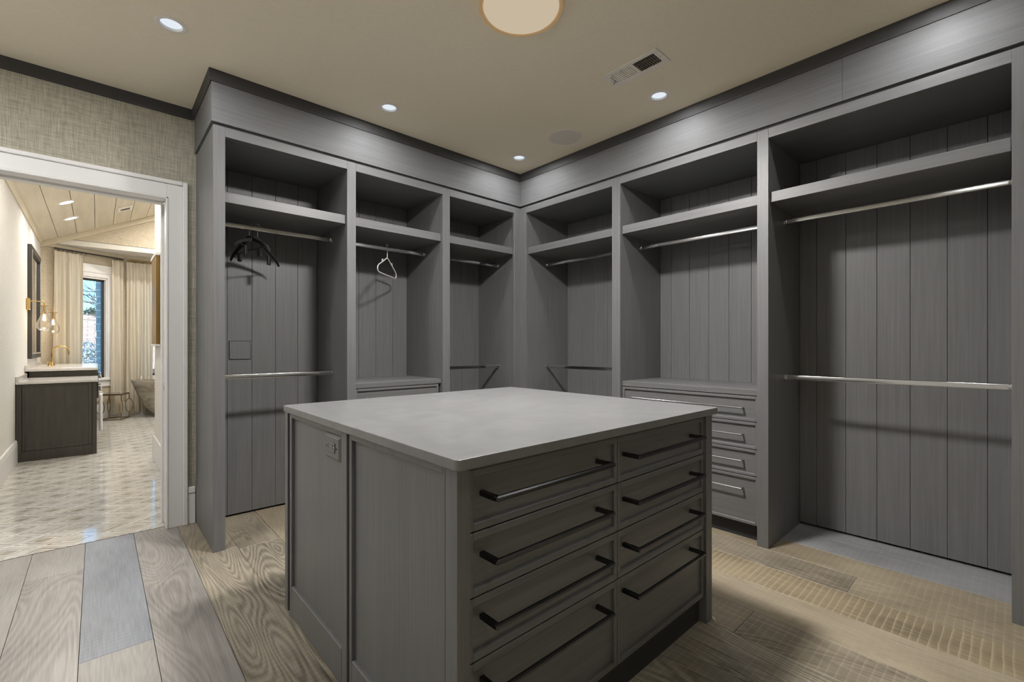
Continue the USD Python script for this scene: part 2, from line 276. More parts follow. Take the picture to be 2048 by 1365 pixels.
# wood floor, plank by plank (seams measured along x; planks run along y)
fl = Thing('floor', 'wide-plank rustic oak floor of the closet in mixed pale, brown and grey boards', 'floor', kind=S)
fl.part('subfloor', box(-4.1, 0.75, -4.5, 0.668, -0.05, -0.013), 'recess')
XS = [-4.1, -4.03, -3.81, -3.592, -3.373, -3.153, -2.934, -2.714, -2.4945, -2.273, -2.051, -1.831, -1.611, -1.391, -1.168, -0.944, -0.722, -0.468, -0.235, -0.012, 0.208, 0.43, 0.62]
YEND = 0.664
ROWS = {4: [(-4.5, -1.2, 'pale'), (-1.2, YEND, 'pale_b')], 5: [(-4.5, 0.245, 'pale'), (0.245, YEND, 'pale_b')], 6: [(-4.5, -0.735, 'pale_b'), (-0.735, YEND, 'blue_sheen')],
        7: [(-4.5, -1.9, 'brown'), (-1.9, YEND, 'pale')], 8: [(-4.5, 0.01, 'brown'), (0.01, 0.62, 'brown_b')], 9: [(-4.5, -0.035, 'brown'), (-0.035, 0.62, 'brown_b')], 10: [(-4.5, 0.62, 'tan')],
        15: [(-4.5, -2.284, 'brown_b'), (-2.284, 0.62, 'tan')], 16: [(-4.5, 0.62, 'tan_pale')], 17: [(-4.5, 0.62, 'tan_saw')], 18: [(-4.5, -2.52, 'tan'), (-2.52, 0.62, 'brown_b')],
        19: [(-4.5, 0.62, 'tan')], 20: [(-4.5, 0.62, 'grey')], 21: [(-4.5, 0.62, 'grey')]}
for i in range(len(XS) - 1):
    rows = ROWS.get(i) or ([(-4.5, -1.3, 'brown'), (-1.3, 0.62, 'tan')] if i > 9 else [(-4.5, YEND, 'pale_b')])
    for y0, y1, k in rows:
        fl.part('plank', box(XS[i] + 0.0008, XS[i + 1] - 0.0008, y0 + 0.0008, y1 - 0.0008, -0.013, 0.0 - 0.0003 * rng.random(), 0.0007), OAK[k])
single('trim_1', box(DX0, DX1, 0.6635, 0.6685, -0.012, 0.0012, 0.001), 'dark_bronze', 'thin dark metal strip between oak floor and mosaic floor in the doorway', 'threshold strip', S)

# doorway: casing, jambs, stop, strike plate
dr = Thing('door_1', 'wide white cased doorway opening to the bathroom', 'doorway', (DX1, 0.60, 0), kind=S)
def casing(u0, u1, z0, z1, inner):           # flat board with a raised back band outside and a bead inside
    return cat([box(u0, u1, 0.602, WY, z0, z1, 0.002)])
CX = -2.440
dr.part('casing', cat([box(DX1 + 0.004, CX - 0.026, 0.603, WY, 0, 2.224, 0.002), box(CX - 0.026, CX, 0.592, WY, 0, 2.25, 0.004), box(DX1 - 0.0, DX1 + 0.012, 0.598, WY, 0, 2.137, 0.003)]), 'white_trim')
dr.part('casing', cat([box(DX0 - 0.09, DX0 - 0.004, 0.603, WY, 0, 2.224, 0.002), box(DX0 - 0.116, DX0 - 0.09, 0.592, WY, 0, 2.25, 0.004), box(DX0 - 0.012, DX0, 0.598, WY, 0, 2.137, 0.003)]), 'white_trim')
dr.part('casing_head', cat([box(DX0 - 0.0045, DX1 + 0.0045, 0.603, WY, 2.137, 2.224, 0.002), box(DX0 - 0.0895, CX - 0.0265, 0.592, WY, 2.224, 2.25, 0.004), box(DX0 - 0.012, DX1 + 0.012, 0.598, WY, 2.125, 2.137, 0.003)]), 'white_trim')
dr.part('jamb', cat([box(DX1, DX1 + 0.02, WY, 0.69, 0, DZ), box(DX1, DX1 + 0.02, 0.74, 0.80, 0, DZ, 0.002), box(DX1 + 0.012, DX1 + 0.02, 0.69, 0.74, 0, DZ)]), 'white_trim')
dr.part('jamb', cat([box(DX0 - 0.02, DX0, WY, 0.69, 0, DZ), box(DX0 - 0.02, DX0, 0.74, 0.80, 0, DZ, 0.002)]), 'white_trim')
dr.part('jamb_head', cat([box(DX0, DX1, WY, 0.685, DZ, DZ + 0.02), box(DX0, DX1, 0.745, 0.80, DZ, DZ + 0.02), box(DX0, DX1, 0.685, 0.745, DZ + 0.013, DZ + 0.02)]), 'white_trim')
dr.part('door_stop', box(DX1 - 0.012, DX1, 0.765, 0.80, 0, DZ, 0.003), 'white_trim')
dr.part('strike_plate', cat([box(DX1 - 0.001, DX1 + 0.013, 0.700, 0.732, 0.865, 0.935, 0.002), box(DX1 - 0.004, DX1, 0.71, 0.722, 0.885, 0.915, 0.001)]), 'chrome')

single('baseboard_left', cat([box(CX + 0.001, -2.397, 0.604, WY, 0.0, 0.20, 0.003), box(CX + 0.001, -2.397, 0.598, WY, 0.203, 0.245, 0.005)]), 'white_trim', 'short white two-step baseboard between door casing and wardrobe end panel', 'baseboard', S)
def crown(fixed, a0, a1, ax): return profile([(0, 2.679), (0.010, 2.679), (0.012, 2.690), (0.017, 2.735), (0.019, H), (0, H)], ax, a0, a1, fixed)
single('trim_2', crown(lambda a, d, z: (a, WY - d, z), -4.1, -2.41, 0), 'crown_dark', 'dark crown strip under the ceiling above the doorway', 'crown moulding', S)

# ------------------------------------------------------------------ wardrobe runs
DEP = 0.572
class Run:
    """Left run: front plane y=0, u = x. Right run: front plane x=0, u = y. d = depth into the wall."""
    def __init__(self, right): self.right = right; self.gx = 'cab_y' if right else 'cab_x'
    def pt(self, u, d, z): return (d, u, z) if self.right else (u, d, z)
    def bx(self, u0, u1, d0, d1, z0, z1, c=0.0): return box(d0, d1, u0, u1, z0, z1, c) if self.right else box(u0, u1, d0, d1, z0, z1, c)
L, R = Run(False), Run(True)
def shaker(run, u0, u1, z0, z1, d0, rail=0.018, side=0.018, rec=0.011, thick=0.02, c=0.0022):
    """A drawer front: four mitre-edged frame members round a recessed panel. d grows away from the viewer."""
    e = 0.0006
    return cat([run.bx(u0, u0 + side, d0, d0 + thick, z0, z1, c), run.bx(u1 - side, u1, d0, d0 + thick, z0, z1, c), run.bx(u0 + side - e, u1 - side + e, d0, d0 + thick, z0, z0 + rail, c), run.bx(u0 + side - e, u1 - side + e, d0, d0 + thick, z1 - rail, z1, c),
                run.bx(u0 + side - e, u1 - side + e, d0 + rec, d0 + thick, z0 + rail - e, z1 - rail + e)])
def pull(run, u0, u1, z, d, off=0.04, w=0.011):
    """Bar pull: square-ended bar on two posts."""
    return cat([run.bx(u0, u1, d - off - w * 0.5, d - off + w * 0.5, z - w * 0.5, z + w * 0.5, 0.0035), run.bx(u0, u0 + w * 1.15, d - off, d + 0.001, z - w * 0.5, z + w * 0.5, 0.002), run.bx(u1 - w * 1.15, u1, d - off, d + 0.001, z - w * 0.5, z + w * 0.5, 0.002)])
def unit(run, u0, u1, stiles, grooves, label, ends=(), side1=None, ctr=False, drawers=(), drawer_u=None, peg=()):
    """One wardrobe bay between u0 and u1."""
    t = Thing('wardrobe_bay', label, 'wardrobe bay', run.pt((u0 + u1) / 2, 0.0, 0.0), group='built-in grey wardrobe bays')
    for a, b in stiles: t.part('stile', run.bx(a, b, 0, 0.022, 0, 2.4415, 0.0012), 'cab_z')
    t.part('top_rail', run.bx(u0, u1, 0, 0.022, 2.385, 2.4415, 0.0012), run.gx)
    t.part('top_panel', run.bx(u0 - 0.018, (side1 or u1) + 0.018, 0.0225, DEP + 0.018, 2.385, 2.405), run.gx)
    r1 = u1; u1 = u1 if side1 is None else side1
    for a, b in ((u0 - 0.02, u0 - 0.0005), (u1 + 0.0005, u1 + 0.02)):
        t.part('side_panel', run.bx(a, b, 0.0225, DEP + 0.018, 0.0, 2.3845), 'cab_z')
    g = [u0] + [x for x in grooves] + [u1]; g = sorted(g)
    z0 = 0.014
    for a, b in zip(g[:-1], g[1:]):
        t.part('back_plank', run.bx(a + 0.0007, b - 0.0007, DEP, DEP + 0.012, z0, 2.3845, 0.0016), 'cab_z')
    t.part('back_board', run.bx(u0, u1, DEP + 0.0122, DEP + 0.0175, 0.02, 2.3845), 'cab_dark')
    t.part('shelf', run.bx(u0 + 0.002, u1 - 0.002, 0.026, DEP - 0.001, 2.016, 2.076, 0.0015), run.gx)
    if ends: t.part('end_panel', run.bx(ends[0], ends[1], 0.0225, 0.6, 0, 2.4415), 'cab_z')
    if ctr:
        t.part('ledge', run.bx(u0 + 0.0015, u1 - 0.0015, 0.024, DEP - 0.001, 0.8795, 0.917, 0.002), run.gx)
        t.part('drawer_box', run.bx(u0 + 0.004, u1 - 0.004, 0.048, DEP - 0.002, 0.10, 0.876), 'recess')
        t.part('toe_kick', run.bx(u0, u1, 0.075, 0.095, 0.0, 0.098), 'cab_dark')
        for z0_, z1_, hz in drawers:
            p = t.part('drawer', shaker(run, drawer_u[0], drawer_u[1], z0_, z1_, 0.0255), run.gx)
            t.part('handle', pull(run, drawer_u[0] + 0.085, drawer_u[1] - 0.083, hz, 0.037, 0.036, 0.009), 'steel_pull', parent=p)
    holes = []
    for uu, sgn in peg:
        for d in (0.048, 0.283):
            for k in range(52):
                z = 0.98 + 0.0254 * k
                if 1.99 < z < 2.10: continue
                p = run.pt(uu, d, z); q = run.pt(uu + sgn * 0.0006, d, z); holes.append(tube([p, q], 0.0021, 6))
    if holes: t.part('peg_hole', cat(holes), 'recess', kind='stuff')
    return t
C0 = -0.0755
B1 = unit(L, -2.335, -1.62, [(-2.395, -2.335), (-1.62, -1.5575)], [-2.221, -2.07, -1.917, -1.763], 'grey open wardrobe bay next to the doorway, black hangers and a square plate inside', ends=(-2.395, -2.3765))
DRW = [(0.7215, 0.8755, 0.802), (0.558, 0.7180, 0.640), (0.396, 0.5545, 0.482), (0.103, 0.3925, 0.313)]
unit(L, -1.5575, -0.845, [(-0.845, -0.777)], [-1.438, -1.286, -1.136, -0.979], 'grey wardrobe bay with the white hanger over a ledge and drawers', ctr=True, drawers=DRW, drawer_u=(-1.554, -0.868), peg=[(-0.845, -1)])
unit(L, -0.777, C0, [(C0, 0.0)], [-0.70, -0.55, -0.397, -0.245, -0.09], 'grey wardrobe bay in the inside corner on the left-hand wall', side1=-0.034)
unit(R, -1.011, C0, [(C0, 0.0225), (-1.084, -1.011)], [-0.245, -0.397, -0.55, -0.70, -0.855], 'grey wardrobe bay in the inside corner on the right-hand wall', peg=[(C0, -1)])
unit(R, -2.038, -1.084, [(-2.0995, -2.038)], [-1.182, -1.335, -1.49, -1.64, -1.795, -1.95], 'grey wardrobe bay with a ledge above four bar-handled drawers, behind the island', ctr=True, drawers=DRW, drawer_u=(-2.0365, -1.0865), peg=[(-1.084, -1)])
unit(R, -3.052, -2.0995, [(-3.115, -3.052)], [-2.196, -2.351, -2.505, -2.656, -2.811, -2.964], 'widest grey open wardrobe bay at far right, empty with two rods and bare floor')
# fascia boards and crown over both runs
fa = Thing('trim_3', 'deep grey fascia board over the left-hand wardrobes, wrapping the end', 'fascia', (-1.2, 0, 2.455), kind=S)
fa.part('fascia_board', box(-2.404, -0.009, -0.009, 0.012, 2.455, 2.72), 'fascia_x'); fa.part('fascia_end', box(-2.404, -2.386, 0.0121, 0.6, 2.455, 2.72), 'fascia_y')
fa.part('shadow_gap', cat([box(-2.386, 0.0, 0.006, 0.022, 2.44, 2.456), box(-2.386, -2.375, 0.022, 0.6, 2.44, 2.456)]), 'cab_dark')
fb = Thing('trim_4', 'deep grey fascia board in two lengths over the right-hand wardrobes', 'fascia', (0, -1.6, 2.455), kind=S)
fb.part('fascia_board', box(-0.009, 0.012, -2.4555, -0.009, 2.455, 2.72, 0.0006), 'fascia_y'); fb.part('fascia_board', box(-0.009, 0.012, -4.5, -2.4565, 2.455, 2.72, 0.0006), 'fascia_y')
fb.part('shadow_gap', box(0.006, 0.022, -4.5, 0.0, 2.44, 2.456), 'cab_dark')
single('trim_5', cat([crown(lambda a, d, z: (a, -0.0045 - d, z), -2.418, -0.014, 0), crown(lambda a, d, z: (-2.3995 - d, a, z), -0.018, 0.60, 1)]), 'crown_dark', 'charcoal crown moulding on top of the left-hand wardrobe fascia', 'crown moulding', S)
single('trim_6', crown(lambda a, d, z: (-0.0045 - d, a, z), -4.5, -0.014, 1), 'crown_dark', 'charcoal crown moulding on top of the right-hand wardrobe fascia', 'crown moulding', S)

# further bay beyond the frame edge closes the room
single('wardrobe_end', R.bx(-4.49, -3.116, 0.0, 0.6, 0, 2.4415), 'cab_z', 'plain grey wardrobe side continuing past the right edge of the picture', 'wardrobe side')

# hanging rods
def rod(run, u0, u1, z, label, d=0.272):
    t = Thing('closet_rod', label, 'closet rod', run.pt((u0 + u1) / 2, d, z), group='closet hanging rods')
    h, w = 0.015, 0.0065
    pr = [(w * math.cos(a), (h - w) * (1 if math.sin(a) >= 0 else -1) + w * math.sin(a)) for a in np.linspace(0.001, 2 * math.pi - 0.05, 20)]
    t.part('rail', profile(pr, 0, u0 + 0.004, u1 - 0.004, lambda a, q, s: run.pt(a, d + q, z + s)), 'nickel', smooth=40)
    for u, s in ((u0, 1), (u1, -1)):
        t.part('end_socket', cat([tube([run.pt(u + s * 0.0005, d, z), run.pt(u + s * 0.004, d, z)], 0.021, 20), tube([run.pt(u + s * 0.004, d, z), run.pt(u + s * 0.012, d, z)], 0.0165, 20)]), 'nickel', smooth=40)
for run, u0, u1, z, lab in ((L, -2.335, -1.62, 1.945, 'upper steel rod with two black hangers in the bay next to the doorway'), (L, -2.335, -1.62, 0.982, 'lower steel rod across the bay next to the doorway'),
        (L, -1.5575, -0.845, 1.945, 'steel rod holding the white hanger'), (L, -0.777, -0.034, 1.945, 'upper rod in the left-hand corner bay'), (L, -0.777, -0.034, 0.985, 'lower dark rod in the left-hand corner bay'),
        (R, -1.011, C0, 1.945, 'upper rod in the right-hand corner bay'), (R, -1.011, C0, 0.985, 'lower rod in the right-hand corner bay'), (R, -2.038, -1.084, 1.945, 'steel rod above the ledge with four drawers'),
        (R, -3.052, -2.0995, 1.945, 'upper steel rod under the shelf of the widest bay at far right'), (R, -3.052, -2.0995, 0.985, 'lower steel rod at waist height in the widest bay at far right')):
    rod(run, u0, u1, z, lab)

# ------------------------------------------------------------------ island
IX0, IX1, IY0, IY1 = -2.272, -0.904, -2.207, -0.877
def slab(x0, x1, y0, y1, z0, z1, r, e, n=8):
    P = []
    for z, ins in ((z0, e), (z0 + e, 0), (z1 - e, 0), (z1 - e * 0.3, e * 0.3), (z1, e)):
        for cx, cy, a0 in ((x1 - r, y1 - r, 0), (x0 + r, y1 - r, 90), (x0 + r, y0 + r, 180), (x1 - r, y0 + r, 270)):
            for a in np.radians(np.linspace(a0, a0 + 90, n)): P.append((cx + (r - ins) * math.cos(a), cy + (r - ins) * math.sin(a), z))
    return trimesh.convex.convex_hull(np.array(P))
single('island_countertop', slab(IX0, IX1, IY0, IY1, 0.886, 0.915, 0.016, 0.004), 'quartz', 'pale grey stone slab with rounded corners on top of the island', 'countertop', smooth=30)
isl = Thing('closet_island', 'grey square island cabinet with eight drawers and panelled side in mid-room', 'island', (-1.59, -1.54, 0))
fx, fy = -2.2565, -2.185; bx1, by1 = -0.921, -0.892
isl.part('carcass', box(fx + 0.030, bx1 - 0.02, fy + 0.045, by1 - 0.02, 0.10, 0.8855), 'recess')
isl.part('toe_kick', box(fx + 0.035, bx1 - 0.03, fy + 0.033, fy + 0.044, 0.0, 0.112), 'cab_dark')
isl.part('back_panel', box(fx + 0.03, bx1 - 0.04, by1 - 0.0195, by1, 0.0, 0.8855), 'cab_z')
isl.part('end_panel', box(bx1 - 0.0195, bx1, fy + 0.052, by1 - 0.041, 0.0, 0.8855), 'cab_z')
def leg(x0, x1, y0, y1): return box(x0, x1, y0, y1, 0.0, 0.8855, 0.0015)
isl.part('leg', leg(fx, fx + 0.0385, fy, fy + 0.05), 'cab_z'); isl.part('leg', leg(bx1 - 0.053, bx1, fy, fy + 0.05), 'cab_z')
isl.part('leg', leg(fx, fx + 0.04, by1 - 0.0, by1 + 0.036), 'cab_z'); isl.part('leg', leg(bx1 - 0.04, bx1, by1 - 0.04, by1), 'cab_z')
def side_panel(y0, y1, s_near, s_far):       # recessed panel on the x = fx face; y0 near the camera
    z1, zr, zt = 0.8855, 0.131, 0.864; f1 = fx + 0.018; p = fx + 0.0135
    return (cat([box(fx, f1, y0, y0 + s_near, 0, z1, 0.002), box(fx, f1, y1 - s_far, y1, 0, z1, 0.002), box(fx, f1, y0 + s_near - 0.001, y1 - s_far + 0.001, zt, z1, 0.002), box(fx, f1, y0 + s_near - 0.001, y1 - s_far + 0.001, 0.0, zr, 0.004)]), box(p, f1, y0 + s_near - 0.002, y1 - s_far + 0.002, zr - 0.002, zt + 0.002))
for (y0, y1, a, b) in ((-1.541, -0.924, 0.044, 0.023), (fy + 0.0505, -1.563, 0.012, 0.018)):
    fr, pn = side_panel(y0, y1, a, b); q = isl.part('panel_frame', fr, 'cab_z'); isl.part('inset_panel', pn, 'cab_z', parent=q)
isl.part('groove_back', box(fx + 0.0205, fx + 0.0295, fy + 0.05, by1, 0.0, 0.885), 'recess')
ROWZ = [(0.722, 0.8755, 0.809), (0.561, 0.7190, 0.656), (0.402, 0.5580, 0.500), (0.113, 0.3990, 0.343)]
FRONT = Run(False)
for (u0, u1, h0, h1) in ((-2.2175, -1.6005, -2.174, -1.689), (-1.5975, -0.9745, -1.558, -1.069)):
    for z0, z1, hz in ROWZ:
        p = isl.part('drawer', shaker(FRONT, u0, u1, z0, z1, fy + 0.010, rail=0.0205, side=0.0165, rec=0.0115, thick=0.024), 'cab_x')
        isl.part('handle', pull(FRONT, h0, h1, hz, fy + 0.0215, 0.062, 0.0135), 'gunmetal', parent=p, smooth=35)
# outlet on the island side
ol = Thing('power_outlet', 'grey two-socket outlet plate on the island side, just under the countertop', 'power outlet', (fx + 0.0135, -1.415, 0.815))
px_ = fx + 0.0135
def plate(x, y0, y1, z0, z1, t, bv):
    P = [(x, y, z) for y in (y0, y1) for z in (z0, z1)] + [(x - t * 0.25, y, z) for y in (y0, y1) for z in (z0, z1)] + [(x - t, y, z) for y in (y0 + bv, y1 - bv) for z in (z0 + bv, z1 - bv)]
    return trimesh.convex.convex_hull(np.array(P))
ol.part('cover_plate', plate(px_, -1.492, -1.345, 0.766, 0.862, 0.017, 0.013), 'plate_grey')
ol.part('receptacle', box(px_ - 0.0205, px_ - 0.0165, -1.452, -1.384, 0.7975, 0.8325, 0.001), 'plate_grey')
for yc in (-1.400, -1.436):
    ol.part('slot', cat([box(px_ - 0.0209, px_ - 0.0203, yc - 0.0065, yc + 0.0065, 0.8215 + s, 0.8237 + s) for s in (0, -0.0085)]), 'recess')
    ol.part('ground_hole', cyl((px_ - 0.0212, yc - 0.010, 0.8175), (px_ - 0.0203, yc - 0.010, 0.8175), 0.0028, 10), 'chrome')
for yc in (-1.372, -1.464): ol.part('screw', cyl((px_ - 0.0185, yc, 0.815), (px_ - 0.0165, yc, 0.815), 0.003, 10), 'gunmetal')
single('wood_shim', trimesh.convex.convex_hull(np.array([(bx1 - 0.002, fy - 0.016, 0.0005), (bx1 + 0.02, fy - 0.004, 0.0005), (bx1 + 0.02, fy + 0.01, 0.0005), (bx1 + 0.002, fy, 0.0005), (bx1 + 0.002, fy - 0.001, 0.006), (bx1 + 0.016, fy + 0.004, 0.006)])), 'cream_trim', 'tiny pale wooden shim on the floor at the right-hand island leg', 'shim')
# blank plate in the first bay
bp = Thing('blank_wall_plate', 'square grey blank plate with four screws on the back of the bay nearest the doorway', 'wall plate', (-2.145, DEP, 1.148))
bp.part('shadow_outline', box(-2.2115, -2.0785, DEP - 0.003, DEP - 0.0002, 1.0835, 1.2135), 'recess')  # dark border drawing the shadow line round the plate
bp.part('plate', box(-2.209, -2.081, DEP - 0.007, DEP, 1.086, 1.211, 0.002), 'plate_grey')
for x in (-2.168, -2.122):
    for z in (1.104, 1.193): bp.part('screw', cyl((x, DEP - 0.0085, z), (x, DEP - 0.006, z), 0.0032, 10), 'steel_pull')

# ------------------------------------------------------------------ hangers
def hook_pts(x, z, d, phi, r=0.0185):        # open hook over the rod, in the plane across the rod turned by phi
    c, s = math.cos(phi), math.sin(phi); out = []
    for a in np.radians(np.linspace(200, -75, 22)): out.append((x + c * r * math.cos(a), d + s * r * math.cos(a), z + r * math.sin(a)))
    return out
def white_hanger():
    x, d, phi = -1.185, 0.272, math.radians(42); c, s = math.cos(phi), math.sin(phi)
    P = lambda q, z: (x + c * q, d + s * q, z)
    t = Thing('plastic_hanger', 'white plastic tubular hanger on the rod above the ledge', 'hanger', (x, d, 1.72))
    zt = 1.9605
    t.part('hook', tube(hook_pts(x, zt, d, phi)[::-1][::-1] + [P(0.004, 1.925), P(0.0, 1.90), P(0, 1.874)], 0.0036, 8), 'white_plastic', smooth=60)
    body = [P(0, 1.872)]
    for q, z in ((-0.03, 1.862), (-0.075, 1.838), (-0.13, 1.812), (-0.175, 1.792), (-0.193, 1.775), (-0.197, 1.757), (-0.188, 1.742), (-0.165, 1.736)): body.append(P(q, z))
    for q in np.linspace(-0.13, 0.13, 6): body.append(P(q, 1.735))
    for q, z in ((0.165, 1.736), (0.188, 1.742), (0.197, 1.757), (0.193, 1.775), (0.175, 1.792), (0.13, 1.812), (0.075, 1.838), (0.03, 1.862)): body.append(P(q, z))
    t.part('body', tube(body, 0.0048, 8, closed=True), 'white_plastic', smooth=60)
    for q in (-1, 1):
        t.part('strap_notch', tube([P(q * 0.085, 1.833), P(q * 0.088, 1.846), P(q * 0.103, 1.846), P(q * 0.112, 1.822)], 0.0034, 6), 'white_plastic', smooth=60)
white_hanger()
def black_hanger(x, phid, tilt, label, flip=1):
    d, phi = 0.272, math.radians(phid); c, s = math.cos(phi), math.sin(phi)
    P = lambda q, z: (x + c * q, d + s * q, z + tilt * q)
    t = Thing('clip_hanger', label, 'hanger', (x, d, 1.75), group='black clip hangers')
    t.part('hook', tube(hook_pts(x, 1.9605, d, phi) + [P(0.002, 1.93), P(0.0, 1.905), P(0, 1.88)], 0.0020, 8), 'chrome', smooth=60)
    pts = np.array([(-0.215, 1.765), (-0.19, 1.792), (-0.13, 1.825), (-0.06, 1.856), (-0.02, 1.873), (0.02, 1.873), (0.06, 1.856), (0.13, 1.825), (0.19, 1.792), (0.215, 1.765)])
    n = (-s, c); V = []; 
    for (q, z), hh in zip(pts, (0.010, 0.015, 0.017, 0.02, 0.026, 0.026, 0.02, 0.017, 0.015, 0.010)):
        for w, e in ((-0.006, hh * 0.6), (0.006, hh * 0.6), (0.006, -hh * 0.6), (-0.006, -hh * 0.6)):
            p = P(q, z + e); V.append((p[0] + n[0] * w, p[1] + n[1] * w, p[2]))
    F = []
    for i in range(len(pts) - 1):
        for k in range(4):
            a, b = i * 4 + k, i * 4 + (k + 1) % 4; F += [[a, b, b + 4], [a, b + 4, a + 4]]
    m = len(V); F += [[0, 2, 1], [0, 3, 2], [m - 4, m - 3, m - 2], [m - 4, m - 2, m - 1]]
    body = trimesh.Trimesh(V, F, process=False); body.fix_normals()
    t.part('arms', body, 'black_velvet')
    t.part('clip_bar', tube([P(-0.16, 1.795), P(0.16, 1.795)], 0.0032, 6), 'black_plastic')
    for q in (-0.11, 0.11):
        a = P(q, 1.785); t.part('clip', move(box(-0.012, 0.012, -0.009, 0.009, -0.045, 0.014, 0.003), a, phi), 'black_plastic')
black_hanger(-2.104, 40, -0.12, 'black velvet clip hanger turned towards the doorway, right-hand one of the pair')
black_hanger(-2.152, 108, -0.05, 'black velvet clip hanger partly behind the other, left-hand one of the pair')

# ------------------------------------------------------------------ ceiling fittings
def downlight(base, label):
    t = Thing('recessed_downlight', label, 'downlight', base, group='recessed ceiling downlights')
    ring = [(0.0500, 0.0), (0.0500, -0.002), (0.0485, -0.0035), (0.062, -0.0035), (0.067, -0.0015), (0.0675, 0.0)]
    t.part('trim_ring', lathe([(0.0465, 0.001), (0.0465, -0.0025), (0.050, -0.004), (0.062, -0.0035), (0.0675, -0.001), (0.0675, 0.0)], 40), 'white_metal', local=True, smooth=40)
    t.part('reflector', lathe([(0.0465, 0.001), (0.0455, 0.004), (0.0440, 0.008)], 40), 'baffle', local=True, smooth=40)
    t.part('lens', lathe([(0.0442, 0.0075), (0.02, 0.009), (0.0001, 0.0095)], 40), 'glow_cool', local=True, smooth=40)
    return t
labs = ['recessed downlight nearest the doorway, large at upper left', 'recessed downlight above the second wardrobe bay from the doorway', 'recessed downlight in the inside corner, smallest of the four', 'recessed downlight beside the air vent',
        'recessed downlight past the top right edge', 'recessed downlight above and left of the camera']
d0 = downlight((*SPOTS[0], H), labs[0])
for p, lb in list(zip(SPOTS, labs))[1:]: d0.copy((*p, H), lb)
lamp = Thing('ceiling_lamp', 'round flush ceiling lamp with glowing cream diffuser and tan rim', 'ceiling lamp', (LX, LY, H))
lamp.part('rim', lathe([(0.150, 0), (0.188, 0), (0.192, -0.006), (0.192, -0.026), (0.189, -0.031), (0.177, -0.031), (0.1725, -0.026)], 72), 'glow_rim', local=True, smooth=40)
lamp.part('diffuser', lathe([(0.1730, -0.024), (0.169, -0.031), (0.150, -0.036), (0.08, -0.040), (0.0001, -0.041)], 72), 'glow_warm', local=True, smooth=60)
lamp.copy((LX2, LY2, H), 'unseen second round flush ceiling lamp, put left of the picture near the doorway wall')
sp = Thing('ceiling_speaker', 'round pale in-ceiling speaker grille near the inside corner', 'speaker', (-0.278, -0.791, H))
sp.part('bezel', lathe([(0.120, 0), (0.120, -0.003), (0.1275, -0.0045), (0.1285, 0)], 64), 'white_metal', local=True, smooth=40)
sp.part('grille', lathe([(0.1205, -0.003), (0.08, -0.0048), (0.0001, -0.0055)], 64), 'speaker_cloth', local=True, smooth=60)
# vent register: x -0.713..-0.561, y -1.795..-1.449
vt = Thing('air_vent', 'rectangular ceiling air register, one half closed and one half open louvres', 'air vent', (-0.637, -1.622, H))
x0, x1, y0, y1 = -0.713, -0.561, -1.795, -1.449; g0, g1 = x0 + 0.028, x1 - 0.028; ya, yb, yc, yd = y0 + 0.033, -1.634, -1.616, y1 - 0.045
def vb(a, b, c, d, z0=-0.006, z1=0.0, ch=0.0015): return box(a, b, c, d, H + z0, H + z1, ch)
vt.part('frame', cat([vb(x0, g0, y0, y1), vb(g1, x1, y0, y1), vb(g0, g1, y0, ya), vb(g0, g1, yd, y1), vb(g0, g1, yb, yc)]), 'white_metal')
vt.part('duct_back', box(g0, g1, ya, yb, H - 0.0008, H - 0.0002), 'vent_dark'); vt.part('damper', box(g0, g1, yc, yd, H - 0.0016, H - 0.0002), 'white_metal')
for k in range(9):
    yy = ya + (k + 0.75) * (yb - ya) / 9.5
    vt.part('louvre', box(g0, g1, yy - 0.0028, yy + 0.0028, H - 0.0058, H - 0.001), 'dark_vane')
for k in range(9):
    yy = yc + (k + 0.75) * (yd - yc) / 9.5
    vt.part('louvre', box(g0, g1, yy - 0.003, yy + 0.003, H - 0.0058, H - 0.0017), 'white_metal')
for xx in (g0 + 0.032, g0 + 0.064): vt.part('cross_vane', box(xx - 0.0012, xx + 0.0012, ya, yb, H - 0.0055, H - 0.001), 'dark_vane')
vt.part('lever', cat([box(-0.672, -0.606, y1 - 0.034, y1 - 0.031, H - 0.0066, H - 0.0058), tube([(-0.625, y1 - 0.033, H - 0.006), (-0.62, y1 - 0.018, H - 0.022)], 0.002, 6)]), 'gunmetal')
for yy in (y0 + 0.017, y1 - 0.016): vt.part('screw', cyl((-0.637, yy, H - 0.0068), (-0.637, yy, H - 0.005), 0.003, 10), 'steel_pull')

# ------------------------------------------------------------------ bathroom shell
BX, BY, SZ = -3.495, 6.483, 2.70             # left wall, gable plane, soffit height
ANG = math.radians(33); KX, KY = BX + 1.12 * math.cos(ANG), BY + 1.12 * math.sin(ANG); RX = -1.6; RXX = 2 * RX - KX; EX = 2 * RX - BX
SL = 0.48; zr = lambda x: SZ + SL * (min(x, 2 * RX - x) - BX)
def vbox(p0, p1, t, z0, z1, out=1):
    """Wall slab on the line p0-p1, thickness t towards its left side (out=1)."""
    p0, p1 = np.array(p0, float), np.array(p1, float); d = (p1 - p0) / np.linalg.norm(p1 - p0); n = np.array([-d[1], d[0]]) * t * out
    return prism([p0, p1, p1 + n, p0 + n], z0, z1)
single('wall_bathroom_left', cat([box(BX - 0.12, BX, 0.78, BY + 0.3, 0, SZ + 0.1)]), 'linen_white', 'pale off-white textured bathroom wall behind the vanity', 'wall', S)
single('wall_bathroom_right', cat([box(-2.43, -0.4, 0.80, 3.08, 0, 3.2)]), 'linen_white', 'narrow sliver of white bathroom wall beside the door jamb', 'wall', S)
